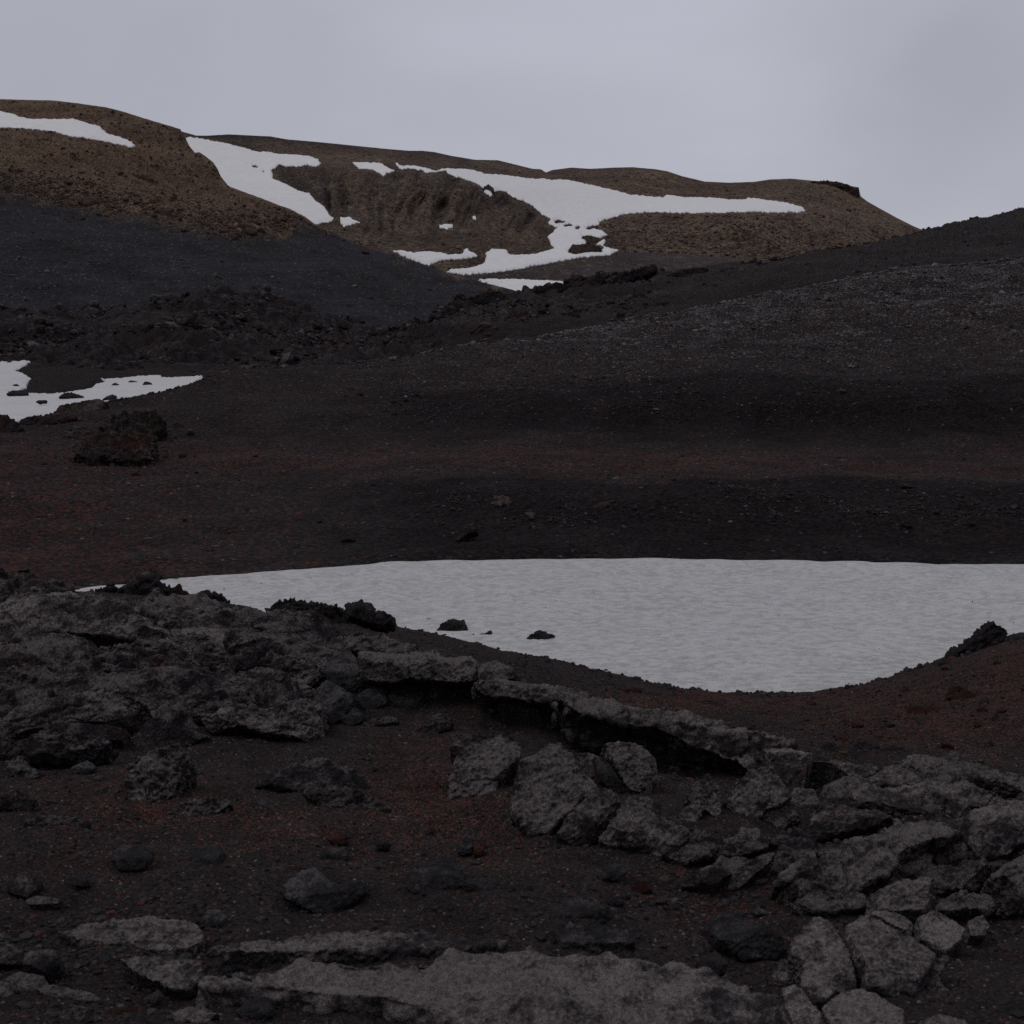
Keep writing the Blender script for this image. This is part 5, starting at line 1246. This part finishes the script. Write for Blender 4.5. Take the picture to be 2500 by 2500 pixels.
size = np.clip(rng.lognormal(math.log(0.035), 0.5, len(i)), 0.015, 0.12)
scatter('rim_rubble', q, size, M['pebble'], {'tone': rng.random(len(i)), 'red': (rng.random(len(i)) < 0.2) * 0.7, 'pale': np.zeros(len(i))}, 1, 0.8, 15)
# rubble fallen round the brown mound
V2 = SLOPE_V; u2, v2 = SLOPE_UV
i, q, rng = pick(V2, np.exp(-((u2 - 285) / 95)**2 - ((v2 - 1085) / 42)**2) * (u2 > -100), 900, 16)
q[:, :2] += rng.normal(0, 0.06, (len(q), 2))
size = np.clip(rng.lognormal(math.log(0.06), 0.6, len(i)), 0.02, 0.3)
scatter('mound_rubble', q, size, M['slope_stone'], {'tone': rng.random(len(i)), 'red': (rng.random(len(i)) < 0.4) * 0.8, 'pale': (rng.random(len(i)) < 0.1) * 0.5}, 1, 0.75, 16)
# lichen-grey stones of the slope
V = SLOPE_V; u, v = SLOPE_UV
ok = (u > -100) & (u < 2600) & (v > np.interp(u, CREST_C[:, 0], CREST_C[:, 1]) - 1) & (v < np.interp(u, SEDGE[:, 0], SEDGE[:, 1]) - 4)
cl = fbm(V * np.array((0.22, 0.12, 0)), 4, 89)
band = 0.5 * np.exp(-((v - 1225) / 40)**2) * sstep(900, 1150, u) + 0.35 * np.exp(-((v - 960) / 50)**2) * sstep(700, 1000, u)
w = ok * (0.03 + SLOPE_L * 1.6 + band) * (0.25 + sstep(-0.2, 0.45, cl) * 1.3)
w = w * (0.3 + 1.6 * sstep(0.05, 0.35, fbm(V * np.array((0.7, 0.35, 0)), 3, 189)))
i, q, rng = pick(V, w, 36000, 7)
q[:, 0] += rng.normal(0, 0.05, len(q)); q[:, 1] += rng.normal(0, 0.06, len(q))
size = np.clip(rng.lognormal(math.log(0.055), 0.5, len(i)), 0.022, 0.30) * np.clip(q[:, 1] / 80, 0.6, 1.6)
lp = np.clip(SLOPE_L[i] * 1.8, 0.03, 0.9)
scatter('scree_stones', q, size, M['slope_stone'], {'tone': rng.random(len(i)), 'red': (rng.random(len(i)) < 0.12) * 0.8, 'pale': (rng.random(len(i)) < lp) * rng.uniform(0.25, 1, len(i))}, 1, 0.6, 5)
# brown rubble at the foot of the cliff on the left hill, and pale specks on the black scree
V = HILL_V; u, v = HILL_UV; brn, line = HILL_W
ok = (u > -60) & (u < 1300) & (v < 745) & (v > np.interp(u, CREST_E[:, 0], CREST_E[:, 1]))
ok &= sdist(u, v, SNOW1) < 0
w = ok * (v > np.interp(u, CREST_E[:, 0], CREST_E[:, 1]) + 5) * (0.22 * brn + 1.3 * np.exp(-((v - line + 18) / 26)**2) + 0.06)
i, q, rng = pick(V, w, 16000, 8)
q[:, :2] += rng.normal(0, 0.3, (len(q), 2))
size = np.clip(rng.lognormal(math.log(0.26), 0.55, len(i)), 0.1, 1.3) * np.where(brn[i] > 0.5, 1, 0.6)
scatter('hill_rubble', q, size, M['hill_stone'], {'tone': rng.random(len(i)), 'red': (rng.random(len(i)) < 0.25) * 0.8, 'pale': (rng.random(len(i)) < 0.14) * rng.uniform(0.4, 1, len(i))}, 1, 0.75, 6)
V = MT_V; u, v = MT_UV; fan, sdm, wm = MT_A
ok = (u > 430) & (u < 2300) & (v < 720) & (v > np.interp(u, CREST_F[:, 0], CREST_F[:, 1]))
w = ok * (sdm < -4) * (1 - fan) * (0.2 + 1.2 * sstep(1350, 1500, u) * sstep(510, 560, v) + 0.5 * sstep(1300, 1400, u))
w = w * (v > np.interp(u, CREST_F[:, 0], CREST_F[:, 1]) + 9)
i, q, rng = pick(V, w, 6500, 9)
size = np.clip(rng.lognormal(math.log(0.45), 0.45, len(i)), 0.25, 2.2)
scatter('mountain_rubble', q, size, M['hill_stone'], {'tone': rng.random(len(i)), 'red': (rng.random(len(i)) < 0.25) * 0.8, 'pale': (rng.random(len(i)) < 0.12) * rng.uniform(0.4, 1, len(i))}, 1, 0.75, 7)
# broken blocks on the distant lava bands
for nm_, VV_, WW_, n_, sd_ in (('lava_rubble', PIT_V, PIT_W, 6500, 31), ('ridge_rubble', RIDGE_V, RIDGE_W, 6000, 32)):
    w = WW_ * sstep(-0.15, 0.35, fbm(VV_ * np.array((0.09, 0.03, 0.09)), 3, sd_)) + 1e-9
    i, q, rng = pick(VV_, w, n_, sd_)
    q[:, :2] += rng.normal(0, 0.3, (len(q), 2))
    size = np.clip(rng.lognormal(math.log(0.30), 0.55, len(i)), 0.12, 1.3)
    scatter(nm_, q, size, M['far_block'], {'tone': rng.random(len(i))**1.5, 'red': (rng.random(len(i)) < 0.2) * 0.6, 'pale': (rng.random(len(i)) < 0.25) * rng.uniform(0.2, 0.9, len(i))}, 1, 0.75, sd_)
# crumbled lava on the two near outcrops
for (VV_, mm_), sd_ in zip(OUTCROPS, (33, 34)):
    w = mm_ * sstep(0.0, 0.4, fbm(VV_ * 1.3, 3, sd_)) / VV_[:, 1] + 1e-9
    i, q, rng = pick(VV_, w, 3200, sd_)
    size = np.clip(rng.lognormal(math.log(0.016), 0.6, len(i)), 0.006, 0.05)
    scatter('lava_crumbs', q, size, M['crumb'], {'tone': rng.random(len(i)), 'red': (rng.random(len(i)) < 0.12) * 0.6, 'pale': (rng.random(len(i)) < 0.4) * rng.uniform(0.1, 0.7, len(i))}, 1, 0.7, sd_)
say('scatter')

# single stones big enough to be told apart, each an object of its own
def singles(V, w, n, seed, name, label, cat, group, s0, sg, mat, lo, hi, flat=0.7, sub=3, attrs=None):
    meshes = []
    for k in range(7):
        B, F = stone_shape(seed * 13 + k, sub, flat, 7)
        B = B * (1 + (fbm(B * 5, 3, seed + k) * 0.10))[:, None]
        t = link_mesh(name, B, F, mat, attrs and {q: np.full(len(B), a) for q, a in attrs.items()})
        meshes.append(t.data); bpy.data.objects.remove(t)
    i, q, rng = pick(V, w, n * 3, seed)
    kept = []
    for p in q:
        if all((p[0] - r_[0])**2 + (p[1] - r_[1])**2 > (s0 * 2.5)**2 for r_ in kept): kept.append(p)
        if len(kept) == n: break
    for j, p in enumerate(kept):
        o = bpy.data.objects.new(name, meshes[j % 7])
        s = float(np.clip(rng.lognormal(math.log(s0), sg), lo, hi))
        o.location = (p[0], p[1], p[2] + s * flat * 0.3)
        o.scale = (s, s * rng.uniform(0.8, 1.2), s * rng.uniform(0.8, 1.1))
        o.rotation_euler = (rng.normal(0, 0.2), rng.normal(0, 0.2), rng.uniform(0, 6.28))
        col.objects.link(o)
        tag(o, label, cat, group)
V = build_ground.V; u, v = build_ground.uv
inside = (u > 0) & (u < 2500) & (v > 1840) & (v < 2330)
big = np.zeros(len(u), bool)
singles(V, inside * 1.0 / V[:, 1], 70, 11, 'pebble', 'small dark loose stone lying on the gravel of the hollow', 'pebble', 'loose stones in the gravel of the hollow', 0.022, 0.35, M['dark'], 0.013, 0.05)
inside = (u > 1500) & (u < 2500) & (v > 1600) & (v < 1830)
singles(V, inside * 1.0 / V[:, 1], 45, 12, 'scoria_lump', 'small rough scoria lump on the reddish slope right of the snow field', 'scoria lump', 'scoria lumps on the right gravel slope', 0.045, 0.4, M['redrock'], 0.025, 0.12)
V = SLOPE_V; u, v = SLOPE_UV
ok = (u > 0) & (u < 2500) & (v > np.interp(u, CREST_C[:, 0], CREST_C[:, 1]) + 6) & (v < np.interp(u, SEDGE[:, 0], SEDGE[:, 1]) - 20)
singles(V, ok * (0.05 + SLOPE_L + band), 70, 13, 'slope_rock', 'grey rock among the stones of the dark slope beyond the snow', 'rock', 'rocks on the dark slope', 0.17, 0.35, M['mid_lava'], 0.1, 0.4, 0.65)
V = HILL_V; u, v = HILL_UV
ok = (u > 0) & (u < 1000) & (v > np.interp(u, CREST_E[:, 0], CREST_E[:, 1]) + 8) & (sdist(u, v, SNOW1) < -4)
singles(V, ok * np.exp(-((v - line + 16) / 24)**2), 90, 14, 'hill_boulder', 'brown boulder where the rubble of the left hill meets the black scree', 'boulder', 'brown boulders on the left hill', 1.0, 0.4, M['brown'], 0.6, 2.6, 0.75, 2)

# rocks standing on the far slopes, traced from the photograph
def far_rock(sheet,  outline, name, mat, label, cat, tilt=35, seed=1, rough=1.6, thick=None, dY=0.0):
    o = pts(outline)
    k = np.argsort(o[:, 1])[-3:]
    Y = float(sheet.depth(o[k, 0].mean(), o[k, 1].mean() - 1)) + (dY if sheet is not SD else -6.0)
    global YM
    keep, YM = YM, (lambda y: y)
    try: chunk(name, o, mat, tilt=tilt, Y=Y, seed=seed, rough=rough, cuts=1, smooth=2, thick=thick, label=label, cat=cat)
    finally: YM = keep
for k, (sh, o_, nm, mt_, lab, a) in enumerate((
    (SC, '1112,1320 1128,1290 1144,1270 1162,1278 1166,1296 1150,1300 1135,1308 1120,1320', 'boulder', 'mid_lava', 'long boulder leaning on the dark slope just above the snow field', dict(rough=1.2)),
    (SC, '1040,1164 1050,1152 1062,1149 1075,1154 1073,1162 1055,1166', 'lava_rock', 'clinker', 'black spiky rock alone on the reddish terrace', {}),
    (SC, '1294,1152 1302,1147 1312,1150 1308,1155', 'lava_rock', 'clinker', 'tiny black rock right of the spiky one on the reddish terrace', {}),
    (SC, '2070,893 2080,884 2100,882 2098,892 2080,898', 'rock', 'lava_pale', 'pale flat rock in the middle of the lichen-grey slope', {}),
    (SC, '415,1035 430,1028 445,1035 440,1052 420,1055', 'lava_rock', 'mid_lava', 'small lava lump right of the crumbly brown mound', {}),
    (SC, '-40,1022 0,1012 30,1022 50,1040 40,1055 0,1056 -40,1055', 'lava_rock', 'mid_lava', 'grey layered rock at the left edge under the snow patch', dict(tilt=45)),
    (SC, '48,1020 90,1012 150,1012 182,1018 150,1032 90,1038 55,1034', 'lava_rock', 'mid_lava', 'long low grey rock right of the layered one, under the snow patch', dict(tilt=50)),
    (SC, '122,1008 150,990 200,978 240,974 262,982 240,1000 180,1008', 'rock', 'mid_lava', 'rusty brown bank along the lower rim of the left snow patch', dict(tilt=55, rough=1.0)),
    (SR, '1300,716 1302,697 1330,699 1358,694 1393,696 1390,704 1370,712 1330,718', 'lava_block', 'far_lava', 'flat-topped lava block standing against the lowest snow patch', dict(tilt=15)),
    (SR, '1396,705 1408,694 1440,684 1470,664 1476,680 1462,698 1430,708', 'lava_block', 'far_lava', 'tilted lava slab rising to the right, left one of two on the ridge', dict(tilt=20)),
    (SR, '1474,692 1490,684 1515,667 1560,655 1597,644 1602,658 1585,672 1540,685 1500,700', 'lava_block', 'far_lava', 'longest tilted lava slab on the ridge, pointing up to the right', dict(tilt=20)),
    (SR, '1605,662 1615,652 1624,655 1622,664', 'lava_block', 'far_lava', 'small knob beside the tip of the longest tilted slab', dict(tilt=20)),
    (SR, '1640,670 1665,655 1700,650 1730,655 1720,672 1670,678', 'lava_block', 'far_lava', 'dark lump on the ridge right of the small knob', dict(tilt=25)),
    (SR, '1076,775 1082,755 1107,738 1128,744 1122,762 1100,775', 'lava_rock', 'far_lava', 'dark craggy rock at the left foot of the ridge', dict(tilt=25)),
    (SR, '1150,736 1168,718 1198,708 1232,712 1228,730 1190,742', 'lava_rock', 'far_lava', 'craggy rock on the ridge crest left of the lowest snow patch', dict(tilt=25)),
    (SR, '1528,734 1545,720 1570,712 1580,724 1560,738', 'lava_rock', 'far_lava', 'lone lump on the ridge flank below the longest tilted slab', {}),
    (SR, '1355,782 1370,765 1400,758 1416,770 1400,785', 'lava_rock', 'far_lava', 'rounded lump low on the ridge flank', {}),
    (SR, '1230,780 1250,760 1285,758 1300,775 1280,795 1245,795', 'lava_rock', 'far_lava', 'dark reddish outcrop on the ridge flank left of the rounded lump', {}),
    (SD, '364,930 372,936 366,941 350,942 346,939 352,932', 'lava_rock', 'clinker', 'small black rock on the left snow patch, right one of its row', {}),
    (SD, '270,941 278,932 284,934 292,938 280,942', 'lava_rock', 'clinker', 'small black rock on the left snow patch, left one of its row', {}),
    (SD, '308,932 318,928 332,929 338,932 322,934', 'lava_rock', 'clinker', 'flat black rock on the left snow patch, between two others', {}),
    (SD, '250,974 262,966 276,961 284,967 278,971 262,974', 'lava_rock', 'clinker', 'black rock at the lower rim of the left snow patch', {}),
    (SD, '143,968 160,957 180,959 204,966 190,969 165,970', 'lava_rock', 'clinker', 'long low black rock below the bay of the left snow patch', dict(tilt=45)),
    (SD, '14,960 28,953 50,951 70,955 66,961 40,964', 'lava_rock', 'clinker', 'flat black outcrop in the left snow patch near the photo edge', dict(tilt=45)),
    (SD, '86,979 98,975 116,976 114,981 96,984', 'lava_rock', 'clinker', 'black rock alone low on the left snow patch', dict(tilt=45)),
    (SD, '28,940 38,937 50,938 44,942', 'lava_rock', 'clinker', 'tiny black streak of rock high on the left snow patch', dict(tilt=45)),
    (SF, '1390,617 1391,606 1400,597 1420,595 1445,594 1465,602 1472,609 1450,613 1425,618 1402,621', 'rock_outcrop', 'brown', 'brown rock island at the lower end of the largest snow patch', dict(rough=1.3, tilt=45)),
    (SF, '1420,576 1440,573 1462,580 1465,590 1450,596 1432,590', 'rock_outcrop', 'brown', 'reddish rock heap just above the brown rock island', dict(rough=1.4, tilt=45)),
    (SF, '1352,542 1362,536 1380,539 1382,545 1362,548', 'rock_outcrop', 'brown', 'flat rock in the neck of the largest snow patch, leftmost there', dict(tilt=50)),
    (SF, '1368,552 1385,547 1400,548 1395,554 1378,556', 'rock_outcrop', 'brown', 'flat rock in the neck of the largest snow patch, second from left', dict(tilt=50)),
    (SF, '1428,562 1435,555 1458,548 1462,556 1445,566', 'rock_outcrop', 'brown', 'orange-brown rock on the right side of the snow neck', dict(tilt=50)),
    (SF, '1178,472 1180,456 1192,449 1206,458 1208,468 1196,472', 'rock_outcrop', 'clinker', 'dark rock poking out at the upper left edge of the largest snow patch', dict(tilt=45)),
    (SF, '1985,443 2010,441 2040,443 2062,447 2066,456 2040,458 2000,455', 'rock_outcrop', 'brown', 'layered rock band on the skyline left of the summit cliff', dict(tilt=10, rough=1.9)),
    (SF, '2060,456 2066,449 2080,455 2088,462 2096,456 2100,480 2086,484 2070,478 2055,468', 'cliff', 'brown', 'square-cut dark cliff at the right end of the mountain skyline', dict(tilt=5, rough=1.8)),
)):
    far_rock(sh, o_, nm, mt_, lab, {'lava_mound': 'lava mound', 'lava_rock': 'lava rock', 'lava_block': 'lava block', 'rock_outcrop': 'rock outcrop'}.get(nm, nm), seed=500 + k, **a)
# crumbly brown mound below the left snow patch: one heap of several masses
root = empty('lava_mound', SC.at(290, 1110) - np.array((0, 0, 0.2)))
tag(root, 'crumbly brown lava mound on the slope below the left snow patch', 'lava mound')
keep, YM = YM, (lambda y: y)
for k, o_ in enumerate(('192,1108 205,1085 235,1062 262,1058 275,1082 262,1108 225,1118', '245,1062 262,1035 290,1012 330,1002 368,1008 385,1028 350,1045 300,1052', '255,1110 265,1070 300,1050 345,1050 372,1068 365,1096 340,1112 290,1118',
                        '330,1045 372,1020 400,1028 392,1048 362,1066', '280,1118 320,1095 360,1090 355,1106 320,1118', '180,1112 200,1098 230,1098 240,1115 205,1120')):
    o = pts(o_)
    chunk('rubble', o, 'mid_lava', tilt=66, Y=float(SC.depth(o[:, 0].mean(), o[:, 1].max())) - 0.9, grow=1.15, seed=700 + k, rough=1.8, cuts=0, smooth=1, thick=0.9, amp=1.5, cracked=4, vox=0.035, parent=root)
YM = keep
# a tuft of moss in the right ledge
q = P(2061, 1838, YM(10.2))
B, F = stone_shape(77, 3, 0.7, 0)
B = (B * (1 + fbm(B * 6, 2, 3) * 0.4)[:, None]) * 0.02 + q
nm_ = NT('moss'); M['moss'] = nm_.done(nm_.scale((0.05, 0.052, 0.014, 1), nm_.map(nm_.noise(120, 2), 0.3, 0.7, 0.4, 1.4)), None)
tag(link_mesh('moss_tuft', B, F, M['moss'], None, None, q), 'tiny yellow-green moss tuft between the dark lumps on the right ledge', 'moss')
say('done', len(bpy.data.objects))
